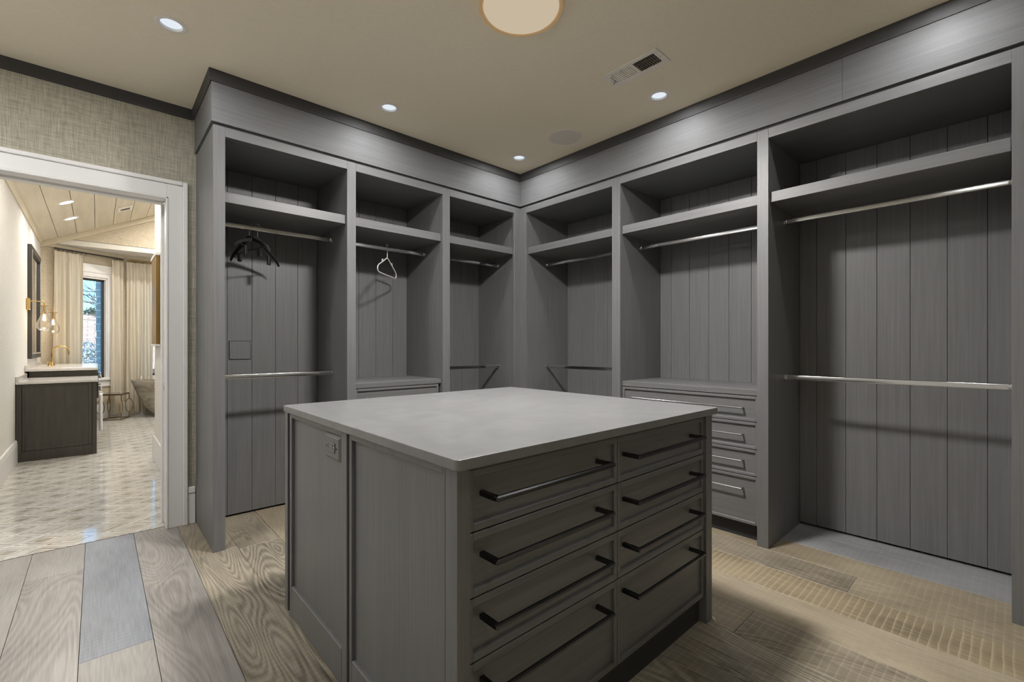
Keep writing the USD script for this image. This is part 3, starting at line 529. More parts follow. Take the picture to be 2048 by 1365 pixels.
single('wall_bathroom_side', cat([box(-0.4, EX + 0.1, 2.9, 3.08, 0, 3.9), box(EX, EX + 0.1, 3.0, BY, 0, 3.9), box(BX, EX + 0.1, 0.781, 0.80, DZ + 0.02, 3.85)]), 'linen_white', 'bathroom walls hidden round the corner', 'wall', S)
gz = trimesh.creation.extrude_polygon(Polygon([(BX, SZ + 0.075), (EX, SZ + 0.075), (RX, zr(RX) + 0.02)]), 0.08, engine='earcut')
v = gz.vertices.copy(); gz = trimesh.Trimesh(np.c_[v[:, 0], BY + v[:, 2], v[:, 1]], gz.faces, process=False); gz.fix_normals()
single('wall_gable', gz, 'linen_bath', 'tan woven wallpaper gable above the window bay', 'wall', S)
cl = Thing('ceiling_001', 'sloped bathroom ceiling of wide cream-washed planks', 'ceiling', kind=S)
px = [BX - 0.02, -3.312, -3.110, -2.908, -2.700, -2.497, -2.293, -2.09, -1.885, RX]
for a, b in zip(px[:-1], px[1:]):
    for lo, hi in ((0.79, BY + 0.06),):
        for mir in (0, 1):
            A, B = (a + 0.0025, b - 0.0025) if not mir else (2 * RX - b + 0.0025, 2 * RX - a - 0.0025)
            P = [(x, y, zr(x) + dz) for x in (A, B) for y in (lo, hi) for dz in (0, 0.02)]
            cl.part('plank', trimesh.convex.convex_hull(np.array(P)), 'ceiling_plank')
P = [(x, y, zr(x) + 0.021 + dz) for x in (BX - 0.05, RX) for y in (0.78, BY + 0.06) for dz in (0, 0.06)]; cl.part('roof_deck', trimesh.convex.convex_hull(np.array(P)), 'recess')
P = [(x, y, zr(x) + 0.021 + dz) for x in (RX, EX + 0.05) for y in (0.78, BY + 0.06) for dz in (0, 0.06)]; cl.part('roof_deck', trimesh.convex.convex_hull(np.array(P)), 'recess')
bay = [(BX, BY), (KX, KY), (RXX, KY), (EX, BY)]
single('ceiling_002', prism([(BX, BY), (EX, BY), (RXX + 0.1, KY + 0.15), (KX - 0.1, KY + 0.15)], SZ - 0.002, SZ + 0.08), 'soffit_paint', 'flat pale soffit over the window bay', 'ceiling', S)
# trims: gable cornice, eave strip along left wall, bay cornice
def bar(p, q, w, h):                          # rectangular moulding between two points; w along y, h along z
    p, q = np.array(p, float), np.array(q, float)
    return trimesh.convex.convex_hull(np.array([e + np.array(o) for e in (p, q) for o in ((0, 0, 0), (0, -w, 0), (0, 0, -h), (0, -w, -h))]))
single('trim_7', bar((BX, BY, zr(BX) - 0.0), (RX, BY, zr(RX)), 0.03, 0.085), 'cream_trim', 'cream moulding climbing the gable under the plank ceiling', 'moulding', S)
single('trim_8', trimesh.convex.convex_hull(np.array([(BX + a, y, SZ + b) for y in (0.80, BY) for a, b in ((0, 0.0), (0.03, 0.004), (0.032, 0.02), (0, -0.045), (0.012, -0.045))])), 'cream_trim', 'cream moulding along the top of the left bathroom wall', 'moulding', S)
_dd = np.array([math.cos(ANG), math.sin(ANG)]); _nn = np.array([math.sin(ANG), -math.cos(ANG)])   # bay direction and inward normal
def bayp(s, n, z): q = np.array([BX, BY]) + _dd * s + _nn * n; return (q[0], q[1], z)
def baybox(s0, s1, n0, n1, z0, z1): return trimesh.convex.convex_hull(np.array([bayp(s, n, z) for s in (s0, s1) for n in (n0, n1) for z in (z0, z1)]))
single('trim_9', cat([baybox(0.0, 1.11, 0, 0.035, SZ - 0.055, SZ - 0.003), box(KX, RXX, KY - 0.035, KY, SZ - 0.055, SZ - 0.003)]), 'cream_trim', 'cream cornice round the top of the window bay', 'moulding', S)

# mosaic floor
ground = Polygon([(BX + 0.004, 0.6695), (DX1 - 0.001, 0.6695), (DX1 - 0.001, 0.80), (-2.434, 0.80), (-2.434, 3.085), (-1.2, 3.085), (-1.2, BY + 0.3), (-1.3, KY), (KX, KY), (BX + 0.004, BY)]).intersection(Polygon([(DX0, 0.6), (DX1, 0.6), (DX1, 0.79), (0, 0.79), (0, 9), (-4, 9), (-4, 0.79), (DX0, 0.79)]))
mf = Thing('floor_001', 'polished marble mosaic floor of nested diamonds in white, beige and taupe strips', 'floor', kind=S)
mf.part('grout_bed', box(BX - 0.1, EX, 0.669, KY + 0.1, -0.06, -0.0016), 'grout')
HX, HY = 0.1405, 0.1112
def frame4(s0, s1):                           # four mitred strips of a rhombic ring
    a = [np.array(p) for p in ((HX, 0), (0, HY), (-HX, 0), (0, -HY))]
    return [[a[i] * s0, a[i] * s1, a[(i + 1) % 4] * s1, a[(i + 1) % 4] * s0] for i in range(4)]
REC = [('c', [[np.array(p) * 0.36 for p in ((HX, 0), (0, HY), (-HX, 0), (0, -HY))]]), ('w', frame4(0.375, 0.465)), ('b', frame4(0.48, 0.665)), ('w', frame4(0.68, 0.775)), ('l', frame4(0.79, 0.905)), ('w', frame4(0.92, 0.998))]
piles = {}
trng = random.Random(11); npart = 0
for i in range(-4, 18):
    for j in range(-12, 30):
        c = np.array([-3.264 + HX * i, 1.457 + 2 * HY * j + (HY if i % 2 else 0)])
        if not (-3.75 < c[0] < -1.1 and 0.4 < c[1] < 7.3): continue
        if c[1] > 3.3 and c[0] > -1.35: continue
        cell = Polygon([c + (HX, 0), c + (0, HY), c + (-HX, 0), c + (0, -HY)])
        inside = ground.contains(cell)
        if not inside and not ground.intersects(cell): continue
        for kind, polys in REC:
            for p in polys:
                q = np.array(p) + c
                if not inside:
                    g = Polygon(q).intersection(ground)
                    if g.is_empty or g.geom_type != 'Polygon' or g.area < 1e-6: continue
                    q = np.array(g.convex_hull.exterior.coords)[:-1]
                z = -0.0012 * trng.random() * (0.6 if kind != 'c' else 1)
                pr_ = prism(q, -0.006, z)
                tl = (trng.random() - 0.5) * 0.012, (trng.random() - 0.5) * 0.012
                if kind in 'cb':               # laid slightly uneven
                    vv = pr_.vertices.copy(); top = vv[:, 2] > -0.005; qc = q.mean(0)
                    vv[top, 2] += (vv[top, 0] - qc[0]) * tl[0] + (vv[top, 1] - qc[1]) * tl[1]; pr_ = trimesh.Trimesh(vv, pr_.faces, process=False)
                r = trng.random()
                m = (TC[0 if r < 0.35 else 1 if r < 0.7 else 2] if kind == 'c' else TW if kind == 'w' else TB[0 if r < 0.5 else 1 if r < 0.9 else 2])
                near = (kind == 'c' and c[1] < 2.6) or (kind == 'b' and c[1] < 1.55)
                if near and npart < 296:
                    npart += 1; mf.part('tile', pr_, m)
                else: piles.setdefault(str(m.GetPath()), (m, []))[1].append(pr_)
for m, ps in piles.values(): mf.part('mosaic', cat(ps), m, kind='stuff')

def base_prof(fixed, a0, a1): return profile([(0, 0), (0.018, 0), (0.018, 0.185), (0.015, 0.195), (0.017, 0.205), (0.012, 0.226), (0, 0.228)], 0, a0, a1, fixed)
single('baseboard_bathroom_left', base_prof(lambda a, d, z: (BX + d, a, z), 0.80, 3.697), 'white_trim', 'tall white baseboard along the left bathroom wall up to the vanity', 'baseboard', S)
single('baseboard_bathroom_right', cat([base_prof(lambda a, d, z: (-2.43 - d, a, z), 0.805, 3.095), base_prof(lambda a, d, z: (a, 3.08 + d, z), -2.448, -0.5)]), 'white_trim', 'white baseboard at the foot of the narrow right bathroom wall', 'baseboard', S)

# bay walls with windows
W0, W1_, WZ0, WZ1 = 0.34, 0.872, 0.66, 2.285       # window rough opening along s
wall = lambda s0, s1, z0, z1: baybox(s0, s1, 0, -0.14, z0, z1)
cw0, cw1 = -2.36, -0.84
single('wall_bay', cat([wall(-0.05, W0, 0, SZ), wall(W1_, 1.12, 0, SZ), wall(W0, W1_, 0, WZ0), wall(W0, W1_, WZ1, SZ), box(KX - 0.05, cw0, KY, KY + 0.14, 0, SZ), box(cw1, RXX + 0.05, KY, KY + 0.14, 0, SZ), box(cw0, cw1, KY, KY + 0.14, 0, WZ0), box(cw0, cw1, KY, KY + 0.14, WZ1, SZ), vbox((RXX, KY), (EX, BY), 0.14, 0, SZ)]),
       'linen_bath', 'tan woven walls of the window bay', 'wall', S)
wn = Thing('window_1', 'tall casement window in the angled bay wall, left of the tub curtain', 'window', bayp(0.5, 0, 0.63), kind=S)
wn.part('casing', cat([baybox(W1_ - 0.002, W1_ + 0.10, 0, 0.022, 0.63, 2.35), baybox(W0 - 0.10, W0 + 0.002, 0, 0.022, 0.63, 2.35), baybox(W0 - 0.12, W1_ + 0.12, 0, 0.03, 2.35, 2.48), baybox(W0 - 0.10, W1_ + 0.10, 0, 0.02, 2.283, 2.35), baybox(W0 - 0.002, W0 + 0.028, 0, -0.10, WZ0, WZ1), baybox(W1_ - 0.012, W1_, 0, -0.10, WZ0, WZ1), baybox(W0, W1_, 0, -0.10, WZ1 - 0.03, WZ1)]), 'white_trim')
wn.part('sill', cat([baybox(W0 - 0.13, W1_ + 0.13, -0.1, 0.05, 0.625, 0.662), baybox(W0 - 0.10, W1_ + 0.10, 0, 0.02, 0.52, 0.625)]), 'white_trim')
wn.part('sash', cat([baybox(W1_ - 0.037, W1_ - 0.012, -0.05, -0.085, WZ0, WZ1 - 0.03), baybox(W0 + 0.028, W0 + 0.06, -0.05, -0.085, WZ0, WZ1 - 0.03), baybox(W0 + 0.028, W1_ - 0.012, -0.05, -0.085, 2.225, WZ1 - 0.03), baybox(W0 + 0.028, W1_ - 0.012, -0.05, -0.085, WZ0, WZ0 + 0.035)]), 'dark_bronze')
wn.part('glass', baybox(W0 + 0.05, W1_ - 0.03, -0.064, -0.068, WZ0 + 0.02, 2.24), 'pane')
wc = Thing('window_2', 'bright window behind the tub, a sliver showing beside the curtain', 'window', (RX, KY, 0.63), kind=S)
wc.part('casing', cat([box(cw0 - 0.1, cw0, KY - 0.022, KY, 0.63, 2.35), box(cw1, cw1 + 0.1, KY - 0.022, KY, 0.63, 2.35), box(cw0 - 0.12, cw1 + 0.12, KY - 0.03, KY, 2.283, 2.48)]), 'white_trim')
wc.part('sill', box(cw0 - 0.12, cw1 + 0.12, KY - 0.05, KY + 0.1, 0.52, 0.662), 'white_trim')
wc.part('sash', cat([box(cw0, cw0 + 0.04, KY + 0.05, KY + 0.085, WZ0, WZ1), box(cw1 - 0.04, cw1, KY + 0.05, KY + 0.085, WZ0, WZ1), box(RX - 0.02, RX + 0.02, KY + 0.05, KY + 0.085, WZ0, WZ1), box(cw0, cw1, KY + 0.05, KY + 0.085, WZ1 - 0.04, WZ1), box(cw0, cw1, KY + 0.05, KY + 0.085, WZ0, WZ0 + 0.04)]), 'dark_bronze')
wc.part('glass', box(cw0 + 0.03, cw1 - 0.03, KY + 0.066, KY + 0.07, WZ0 + 0.03, WZ1 - 0.03), 'pane')
single('baseboard_bay', cat([baybox(0.0, 1.1, 0, 0.018, 0, 0.225), box(KX, RXX, KY - 0.018, KY, 0, 0.225)]), 'white_trim', 'white baseboard under the bay windows', 'baseboard', S)

# ------------------------------------------------------------------ bathroom furniture
VF = -2.882                                   # vanity front edge
vn = Thing('vanity', 'dark taupe vanity end with framed side panel, lower make-up section', 'vanity', (-3.18, 4.1, 0))
vn.part('body', cat([box(BX + 0.02, VF - 0.004, 3.716, 4.56, 0.0, 0.786)]), 'vanity')
vn.part('end_panel', cat([box(BX + 0.004, -3.452, 3.700, 3.7155, 0.0, 0.786, 0.001), box(-2.921, VF - 0.004, 3.700, 3.7155, 0.0, 0.786, 0.001), box(-3.451, -2.922, 3.700, 3.7155, 0.0, 0.102, 0.001)]), 'vanity')
vn.part('panel_frame', cat([box(-3.449, -3.427, 3.702, 3.7155, 0.104, 0.784, 0.003), box(-2.955, -2.924, 3.702, 3.7155, 0.104, 0.784, 0.003), box(-3.427, -2.955, 3.702, 3.7155, 0.104, 0.127, 0.003), box(-3.427, -2.955, 3.702, 3.7155, 0.761, 0.784, 0.003)]), 'vanity')
vn.part('inset_panel', box(-3.427, -2.955, 3.709, 3.7155, 0.127, 0.761), 'vanity')
vn.part('countertop', box(BX + 0.001, VF + 0.005, 3.692, 4.56, 0.787, 0.812, 0.002), 'vanity_top')
vn.part('backsplash', box(BX + 0.001, -3.472, 3.693, 4.50, 0.8122, 0.866, 0.002), 'vanity_top')
for k, yy in enumerate((3.95, 4.3)):
    p = vn.part('drawer', shaker(Run(True), yy - 0.16, yy + 0.16, 0.60, 0.77, VF - 0.002, thick=-0.0) if False else box(VF - 0.004, VF + 0.010, yy - 0.16, yy + 0.16, 0.60, 0.77, 0.003), 'vanity')
    vn.part('knob', move(lathe([(0.0001, 0.032), (0.010, 0.030), (0.014, 0.022), (0.009, 0.012), (0.006, 0.0)], 16), (0, 0, 0)).apply_transform(trimesh.transformations.rotation_matrix(math.pi / 2, [0, 1, 0])).apply_translation((VF + 0.010, yy, 0.69)), 'chrome', parent=p, smooth=60)
v2 = Thing('vanity', 'taller rear vanity section carrying the gold faucet', 'vanity', (-3.18, 5.5, 0))
v2.part('body', box(BX + 0.03, VF - 0.004, 4.565, 6.36, 0.0, 0.884), 'vanity')
v2.part('countertop', box(BX + 0.001, VF + 0.005, 4.50, 6.37, 0.885, 0.915, 0.002), 'vanity_top')
v2.part('backsplash', box(BX + 0.001, -3.472, 4.502, 6.37, 0.9152, 0.952, 0.002), 'vanity_top')
for yy in (4.75, 5.15, 5.9):
    for zz in (0.78, 0.62):
        p = v2.part('drawer', box(VF - 0.004, VF + 0.010, yy - 0.17, yy + 0.17, zz - 0.07, zz + 0.07, 0.003), 'vanity')
        v2.part('knob', lathe([(0.0001, 0.032), (0.010, 0.030), (0.014, 0.022), (0.009, 0.012), (0.006, 0.0)], 16).apply_transform(trimesh.transformations.rotation_matrix(math.pi / 2, [0, 1, 0])).apply_translation((VF + 0.010, yy, zz)), 'chrome', parent=p, smooth=60)
tw = Thing('hand_towel', 'white towel hanging at the front of the vanity', 'towel', (-2.84, 4.45, 0.1))
tw.part('cloth', cat([box(-2.868 + 0.004 * (k % 2), -2.838 + 0.004 * (k % 2), 4.30 + 0.05 * k, 4.353 + 0.05 * k, 0.16, 0.60, 0.008) for k in range(5)]), 'towel'); tw.part('ring', tube([(-2.872, 4.425, 0.62), (-2.84, 4.425, 0.62), (-2.83, 4.425, 0.60)], 0.006, 8), 'chrome')
fc = Thing('faucet', 'tall gooseneck brass faucet with side handle on the vanity top', 'faucet', (-3.33, 5.6, 0.915))
arc = [(-3.33, 5.6, 0.915), (-3.33, 5.6, 1.02), (-3.33, 5.6, 1.08)] + [(-3.249 - 0.081 * math.cos(a), 5.6, 1.095 + 0.081 * math.sin(a)) for a in np.linspace(0.1, math.pi * 0.98, 16)] + [(-3.168, 5.6, 1.06)]
fc.part('spout', tube(arc, 0.0105, 12), 'brass', smooth=60); fc.part('base', lathe([(0.0001, 0.0), (0.028, 0.0), (0.026, 0.012), (0.016, 0.03), (0.0125, 0.06)], 20, (-3.33, 5.6, 0.915)), 'brass', smooth=50)
for yy in (5.48, 5.72):
    fc.part('handle', cat([lathe([(0.0001, 0.0), (0.024, 0.0), (0.02, 0.012), (0.013, 0.03), (0.015, 0.05), (0.0001, 0.055)], 16, (-3.345, yy, 0.915)), tube([(-3.375, yy, 0.957), (-3.315, yy, 0.957)], 0.006, 8)]), 'brass', smooth=50)
mi = Thing('wall_mirror', 'tall mirror in a dark frame with pale edge above the vanity', 'mirror', (BX, 5.4, 1.02))
my0, my1, mz0, mz1 = 4.80, 6.01, 1.025, 2.39
mi.part('frame', cat([box(BX + 0.001, BX + 0.036, my0, my0 + 0.07, mz0, mz1, 0.003), box(BX + 0.001, BX + 0.036, my1 - 0.07, my1, mz0, mz1, 0.003), box(BX + 0.001, BX + 0.036, my0 + 0.07, my1 - 0.07, mz0, mz0 + 0.07, 0.003), box(BX + 0.001, BX + 0.036, my0 + 0.07, my1 - 0.07, mz1 - 0.07, mz1, 0.003)]), 'dark_bronze')
mi.part('inner_edge', cat([box(BX + 0.03, BX + 0.040, my0 + 0.052, my0 + 0.07, mz0 + 0.052, mz1 - 0.052, 0.002), box(BX + 0.03, BX + 0.040, my1 - 0.07, my1 - 0.052, mz0 + 0.052, mz1 - 0.052, 0.002), box(BX + 0.03, BX + 0.040, my0 + 0.07, my1 - 0.07, mz0 + 0.052, mz0 + 0.07, 0.002)]), 'silver_edge')
mi.part('glass', box(BX + 0.006, BX + 0.014, my0 + 0.07, my1 - 0.07, mz0 + 0.07, mz1 - 0.07), 'mirror')
def sconce(y, label):
    t = Thing('wall_sconce', label, 'wall lamp', (BX, y, 1.35), group='glass globe sconces')
    t.part('back_plate', box(BX + 0.001, BX + 0.03, y - 0.06, y + 0.06, 1.60, 1.735, 0.003), 'brass')
    cx = -3.349
    t.part('arm', tube([(BX + 0.03, y, 1.705), (cx - 0.02, y, 1.708), (cx - 0.004, y, 1.704), (cx, y, 1.69), (cx, y, 1.60)], 0.0065, 10), 'brass', smooth=60)
    t.part('collar', lathe([(0.0001, 1.662), (0.047, 1.660), (0.047, 1.654), (0.012, 1.652), (0.012, 1.60), (0.017, 1.595), (0.017, 1.56), (0.0001, 1.556)], 24, (cx, y, 0)), 'brass', smooth=40)
    t.part('globe', lathe([(0.030, 1.652), (0.026, 1.63), (0.024, 1.60), (0.029, 1.56), (0.045, 1.51), (0.062, 1.465), (0.070, 1.43), (0.068, 1.40), (0.054, 1.37), (0.03, 1.353), (0.0001, 1.349)], 36, (cx, y, 0)), 'clear_glass', smooth=60)
    t.part('bulb', lathe([(0.0001, 1.556), (0.009, 1.55), (0.014, 1.52), (0.010, 1.49), (0.0001, 1.482)], 16, (cx, y, 0)), 'filament', smooth=60)
sconce(4.70, 'clear teardrop glass sconce on a brass arm, nearer one in front of the mirror'); sconce(6.16, 'clear teardrop glass sconce on a brass arm, farther one by the curtain')
for i, y in enumerate((4.70, 6.16)): ball_light(f'sconce_light_{i:03d}', (-3.349, y, 1.46), 0.02, 60.0, (1.0, 0.70, 0.40))

# curtains and rods
def curtain(fn, s0, s1, z0, z1, npl, amp, seed):
    """Pleated drape: fn(s, n, z) gives a point."""
    rr = np.random.default_rng(seed); ns, nz = npl * 14, 26; ph = rr.random(npl + 2) * 0.9; V = []
    zz = np.linspace(z1, z0, nz)
    for k, z in enumerate(zz):
        t = k / (nz - 1)
        for i in range(ns + 1):
            u = i / ns; w = u * npl; a = amp * (0.75 + 0.5 * ph[int(min(w, npl))]) * (0.55 + 0.45 * min(1, t * 4)); 
            s = s0 + (s1 - s0) * u + 0.008 * math.sin(6 * t + 3 * w) * t; n = a * math.sin(2 * math.pi * w + 0.6 * math.sin(3 * t + ph[int(min(w, npl))] * 5)) + (0.012 * math.exp(-((t - 0.045) / 0.02) ** 2) * math.cos(2 * math.pi * w))
            V.append(fn(s, n, z))
    F = []
    for k in range(nz - 1):
        for i in range(ns):
            a = k * (ns + 1) + i; F += [[a, a + 1, a + ns + 2], [a, a + ns + 2, a + ns + 1]]
    front = trimesh.Trimesh(np.array(V), F, process=False); front.fix_normals(); return front
off = 0.080
cu = Thing('curtain', 'cream pinch-pleated curtain between the vanity mirror and the window', 'curtain', bayp(0.3, off, 0.04), group='cream bay curtains')
cu.part('drape', curtain(lambda s, n, z: bayp(s, off + n, z), 0.11, 0.475, 0.04, 2.59, 4, 0.034, 1), 'curtain', smooth=True)
cu = Thing('curtain', 'cream pinch-pleated curtain right of the tall window, beside the bay corner', 'curtain', bayp(0.98, off, 0.04), group='cream bay curtains')
cu.part('drape', curtain(lambda s, n, z: bayp(s, off + n, z), 0.885, 1.07, 0.05, 2.59, 2, 0.034, 2), 'curtain', smooth=True)
cu = Thing('curtain', 'cream pinch-pleated curtain behind the stone tub', 'curtain', (-2.35, KY - off, 0.04), group='cream bay curtains')
cu.part('drape', curtain(lambda s, n, z: (s, KY - off + n, z), -2.515, -2.165, 0.05, 2.59, 4, 0.034, 3), 'curtain', smooth=True)
def rings(pts): return cat([lathe([(0.017 + 0.004 * math.cos(a), 0.004 * math.sin(a)) for a in np.linspace(0, 2 * math.pi, 9)], 14).apply_transform(trimesh.transformations.rotation_matrix(math.pi / 2, [0, 1, 0])).apply_translation(p) for p in pts])
cr = Thing('curtain_rod', 'dark curtain rod with rings along the angled bay wall', 'curtain rod', bayp(0.5, off, 2.63))
cr.part('pole', tube([bayp(0.12, off, 2.628), bayp(1.06, off, 2.628)], 0.0125, 12), 'dark_bronze', smooth=50)
for s in list(np.linspace(0.17, 0.52, 7)) + list(np.linspace(0.92, 1.05, 4)): cr.part('ring', rings([bayp(s, off, 2.617)]), 'dark_bronze')
cr = Thing('curtain_rod', 'dark curtain rod with rings along the back bay wall over the tub', 'curtain rod', (RX, KY - off, 2.63))
cr.part('pole', tube([(KX + 0.06, KY - off, 2.628), (RXX - 0.06, KY - off, 2.628)], 0.0125, 12), 'old_gold', smooth=50)
for s in np.linspace(-2.50, -2.19, 7): cr.part('ring', rings([(s, KY - off, 2.617)]), 'old_gold')

# tub
def tub_shell():
    prof = [(0.54, 0.0), (0.60, 0.03), (0.70, 0.14), (0.80, 0.32), (0.87, 0.50), (0.90, 0.585), (0.885, 0.60), (0.865, 0.59), (0.83, 0.48), (0.74, 0.26), (0.60, 0.12), (0.3, 0.10), (0.0, 0.10)]
    V, F, n = [], [], 56
    for a_, z in prof:
        b_ = a_ * 0.40
        for k in range(n):
            t = 2 * math.pi * k / n; c, s = math.cos(t), math.sin(t); ex = 0.86
            V.append((RX + 0.02 + a_ * math.copysign(abs(c) ** ex, c), 6.62 + b_ * math.copysign(abs(s) ** ex, s), z + 0.03 * (abs(c) ** 3) * (z / 0.6)))
    for i in range(len(prof) - 1):
        for k in range(n):
            q = (k + 1) % n; F += [[i * n + k, i * n + q, (i + 1) * n + q], [i * n + k, (i + 1) * n + q, (i + 1) * n + k]]
    m = trimesh.Trimesh(V, F, process=False); return m
single('bathtub', tub_shell(), 'concrete', 'freestanding egg-shaped brown stone bathtub in the window bay', 'bathtub', smooth=50)
# side stand with leaf-shaped loops
st = Thing('side_table', 'low gold wire side table with leaf-shaped loops before the window', 'side table', (-2.66, 6.78, 0))
cs = [(-2.848, 6.60), (-2.600, 6.48), (-2.492, 6.765), (-2.740, 6.885)]
st.part('base_frame', cat([cyl((*cs[i], 0.007), (*cs[(i + 1) % 4], 0.007), 0.007, 8) for i in range(4)]), 'old_gold')
st.part('top', prism(np.array(cs) * 1.0, 0.402, 0.416), 'table_glass'); st.part('top_frame', cat([cyl((*cs[i], 0.40), (*cs[(i + 1) % 4], 0.40), 0.007, 8) for i in range(4)]), 'old_gold')
for i, (x, y) in enumerate(cs):
    dx, dy = (np.array(cs[(i + 1) % 4]) - np.array(cs[i])); l = math.hypot(dx, dy); dx, dy = dx / l, dy / l
    lf = [(x + dx * 0.055 * math.sin(a) * 1.0, y + dy * 0.055 * math.sin(a), 0.205 - 0.105 * math.cos(a)) for a in np.linspace(0, 2 * math.pi, 24)[:-1]]
    st.part('leg', cat([tube(lf, 0.006, 8, closed=True), cyl((x, y, 0), (x, y, 0.10), 0.007, 8), cyl((x, y, 0.31), (x, y, 0.40), 0.007, 8)]), 'old_gold', smooth=60)
# panel on the right wall
gp = Thing('wall_panel', 'narrow gold panel in a white frame at the right side of the doorway view', 'wall panel', (-2.43, 2.8, 1.19))
gp.part('frame', cat([box(-2.470, -2.431, 2.50, 3.00, 2.055, 2.085, 0.004), box(-2.470, -2.431, 2.50, 3.00, 1.175, 1.195, 0.004)]), 'white_trim'); gp.part('panel', box(-2.462, -2.431, 2.51, 2.99, 1.195, 2.055, 0.003), 'gold_panel')

# bathroom downlights and vent on the slope; out-of-view lights are added for fill
SLA = math.atan(SL)
def on_slope(m, x, y):
    m = m.copy(); m.apply_transform(trimesh.transformations.rotation_matrix(-SLA, [0, 1, 0])); m.apply_translation((x, y, zr(x))); return m
for k, (x, y, pw, lb) in enumerate(((-3.15, 4.43, 0.6, 'bright recessed light in the plank ceiling, upper one of two'), (-3.14, 5.35, 0.6, 'bright recessed light in the plank ceiling, lower one of two'), (-2.0, 4.43, 2.0, 'added fill light high in the plank ceiling, unseen behind the door head'),
        (-2.0, 5.6, 2.0, 'added unseen fill light high in the plank ceiling near the gable'), (-2.98, 2.6, 0.6, 'added unseen fill light in the plank ceiling just inside the doorway'), (-2.98, 1.5, 0.5, 'added unseen fill light in the plank ceiling right above the doorway'))):
    t = Thing('bathroom_downlight', lb, 'downlight', (x, y, zr(x)), group='bathroom ceiling downlights')
    t.part('trim_ring', on_slope(lathe([(0.068, 0.0), (0.068, -0.004), (0.088, -0.003), (0.09, 0.0)], 36), x, y), 'white_metal', smooth=40)
    t.part('lens', on_slope(lathe([(0.068, -0.003), (0.04, -0.0045), (0.0001, -0.005)], 36), x, y), 'glow_bath', smooth=60)
    disk_light(f'bathroom_light_{k:03d}', (x, y, zr(x) - 0.012), 0.06, BATH * pw, (1.0, 0.96, 0.90), None, -SLA)
bv = Thing('bathroom_vent', 'small white grille in the sloped plank ceiling', 'air vent', (-2.59, 5.44, zr(-2.59)))
bv.part('frame', on_slope(cat([box(-0.09, 0.09, -0.14, 0.14, -0.008, -0.0005, 0.002)]), -2.59, 5.44), 'white_metal')
bv.part('louvre', on_slope(cat([box(-0.055, 0.055, -0.02 + 0.022 * k, -0.011 + 0.022 * k, -0.0095, -0.0075) for k in range(5)]), -2.59, 5.44), 'vent_dark')

# ------------------------------------------------------------------ outside the windows
single('lawn', box(-40, 40, 7.6, 70, -0.6, -0.5), 'lawn', 'dry pale lawn outside the bathroom window', 'lawn', S)
single('exterior_wall', cat([box(-9, BX - 0.13, 6.2, 6.5, -0.5, 3.5)]), 'brick_face', 'outer house wall beside the bay', 'wall', S)
pier = Thing('brick_pier', 'grey painted brick pier with squeezed white mortar outside the window', 'brick pier', bayp(1.1, -0.3, -0.5))
r2 = random.Random(5)
for k in range(26):
    z = -0.4 + 0.115 * k; j = 0.012 * (r2.random() - 0.5)
    pier.part('brick', baybox(0.985 + j, 1.25, -0.15, -0.42, z, z + 0.100), 'brick_face')
    pier.part('mortar_joint', baybox(0.977 - 0.012 * r2.random(), 1.25, -0.152, -0.42, z + 0.1005, z + 0.1145), 'mortar')
hs = Thing('neighbour_house', 'distant house with a wide tan shingle roof behind the shrubs', 'house', (-4, 34, -0.5))
P = [(-18, 28, 0.1), (12, 28, 0.1), (-15, 35, 3.1), (9, 35, 3.1), (-18, 42, 0.1), (12, 42, 0.1)]
hs.part('roof', trimesh.convex.convex_hull(np.array(P + [(p[0], p[1], p[2] - 0.15) for p in P])), 'roof_shingle'); hs.part('wall', box(-17, 11, 28.6, 41.4, -0.5, 0.15), 'house_wall')
pl = Thing('utility_pole', 'thin grey utility pole with a crossarm beyond the window', 'utility pole', (-3.55, 24, -0.5))
pl.part('pole', tube([(-3.50, 24, -0.5), (-3.58, 24, 3.2)], [0.11, 0.08], 10), 'pole_wood'); pl.part('crossarm', tube([(-3.9, 24, 3.13), (-2.4, 24, 3.07)], 0.035, 8), 'pole_wood')
pl.part('wire', cat([tube([(x, 24 + 0.02 * k, 2.75 - 0.22 * k + 0.012 * (x + 3) ** 2) for x in np.linspace(-9, 4, 14)], 0.008, 5) for k in range(3)]), 'bark')
tr = Thing('bare_tree', 'leafless tree with thin spreading branches against the sky', 'tree', (-1.9, 15, -0.5))
tr.part('trunk', tube([(-1.9, 15, -0.5), (-1.95, 15, 1.5), (-2.05, 15, 3.0), (-2.0, 15, 5.2)], [0.16, 0.13, 0.10, 0.05], 10), 'bark')
r3 = random.Random(21); br = []
def grow(p, d, ln, r, dep):
    q = p + d * ln; mid = (p + q) / 2 + np.array([r3.uniform(-1, 1), r3.uniform(-1, 1), r3.uniform(-1, 1)]) * ln * 0.06
    br.append(tube([p, mid, q], [r, r * 0.85, r * 0.65], 5))
    if dep == 0: return
    for k in range(3 if dep > 1 else 2):
        e = d + np.array([r3.uniform(-0.8, 0.8), r3.uniform(-0.8, 0.8), r3.uniform(-0.45, 0.7)]); e /= np.linalg.norm(e); grow(p + (q - p) * r3.uniform(0.45, 1.0), e, ln * r3.uniform(0.55, 0.8), r * 0.6, dep - 1)
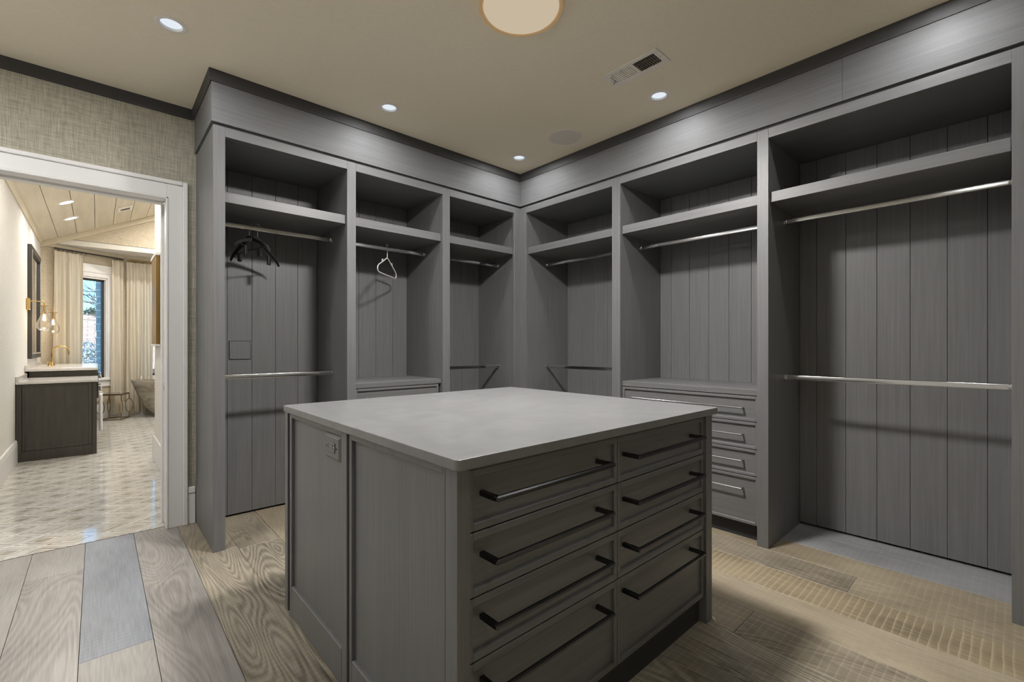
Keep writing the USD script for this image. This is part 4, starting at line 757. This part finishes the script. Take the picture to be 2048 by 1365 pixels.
for z0, dx, dz in ((1.9, -1, 0.42), (2.3, -1, 0.3), (2.6, -1, 0.22), (2.9, -0.9, 0.1), (3.2, 1, 0.5), (4.3, 0.4, 0.8), (4.6, -0.8, 0.6), (5.0, 0, 1)):
    d = np.array([dx, r3.uniform(-0.3, 0.3), dz]); d /= np.linalg.norm(d); grow(np.array([-2.02, 15, z0]), d, 0.85, 0.022, 3)
tr.part('branch', cat(br), 'bark', kind='stuff')
def bush(name, label, cx, cy, n, rx, rz, z0, m, seed):
    rr = np.random.default_rng(seed); V, F = [], []
    for k in range(n):
        u = rr.normal(size=3); u /= np.linalg.norm(u); r = rr.random() ** 0.4; c = np.array([cx, cy, z0 + rz]) + u * r * np.array([rx, rx * 0.6, rz])
        a = rr.normal(size=3); a /= np.linalg.norm(a); b = np.cross(a, rr.normal(size=3)); b /= np.linalg.norm(b); l, w = 0.07 + 0.05 * rr.random(), 0.022
        i = len(V); V += [c - a * l, c + b * w, c + a * l, c - b * w]; F += [[i, i + 1, i + 2], [i, i + 2, i + 3]]
    t = Thing(name, label, 'shrub', (cx, cy, -0.5), group='shrubs outside the window')
    t.part('foliage', trimesh.Trimesh(np.array(V), F, process=False), m, kind='stuff'); t.part('stem', cat([tube([(cx, cy, -0.5), (cx + rr.uniform(-0.3, 0.3), cy, z0 + rz)], [0.025, 0.01], 6) for _ in range(5)]), 'bark')
bush('shrub', 'silvery leafy shrub low outside the window, left', -3.55, 12.0, 1500, 0.75, 0.95, -0.5, 'leaf_silver', 1)
bush('shrub', 'silvery leafy shrub low outside the window, right', -2.75, 13.0, 1500, 0.8, 0.95, -0.5, 'leaf_silver', 2)
tp = Thing('evergreen_tree', 'small dark round treetop peeking over the tan roof', 'tree', (-3.1, 47, -0.5))
rr = np.random.default_rng(4); V, F = [], []
for k in range(500):
    u = rr.normal(size=3); u /= np.linalg.norm(u); c = np.array([-3.0, 47, 3.6]) + u * np.array([0.75, 0.75, 0.75]) * rr.random() ** 0.3; i = len(V); a = rr.normal(size=3) * 0.14; b = rr.normal(size=3) * 0.14; V += [c, c + a, c + b]; F += [[i, i + 1, i + 2]]
tp.part('foliage', trimesh.Trimesh(np.array(V), F, process=False), 'leaf_dark', kind='stuff'); tp.part('trunk', tube([(-3.0, 47, -0.5), (-3.0, 47, 3.6)], [0.14, 0.06], 8), 'bark')
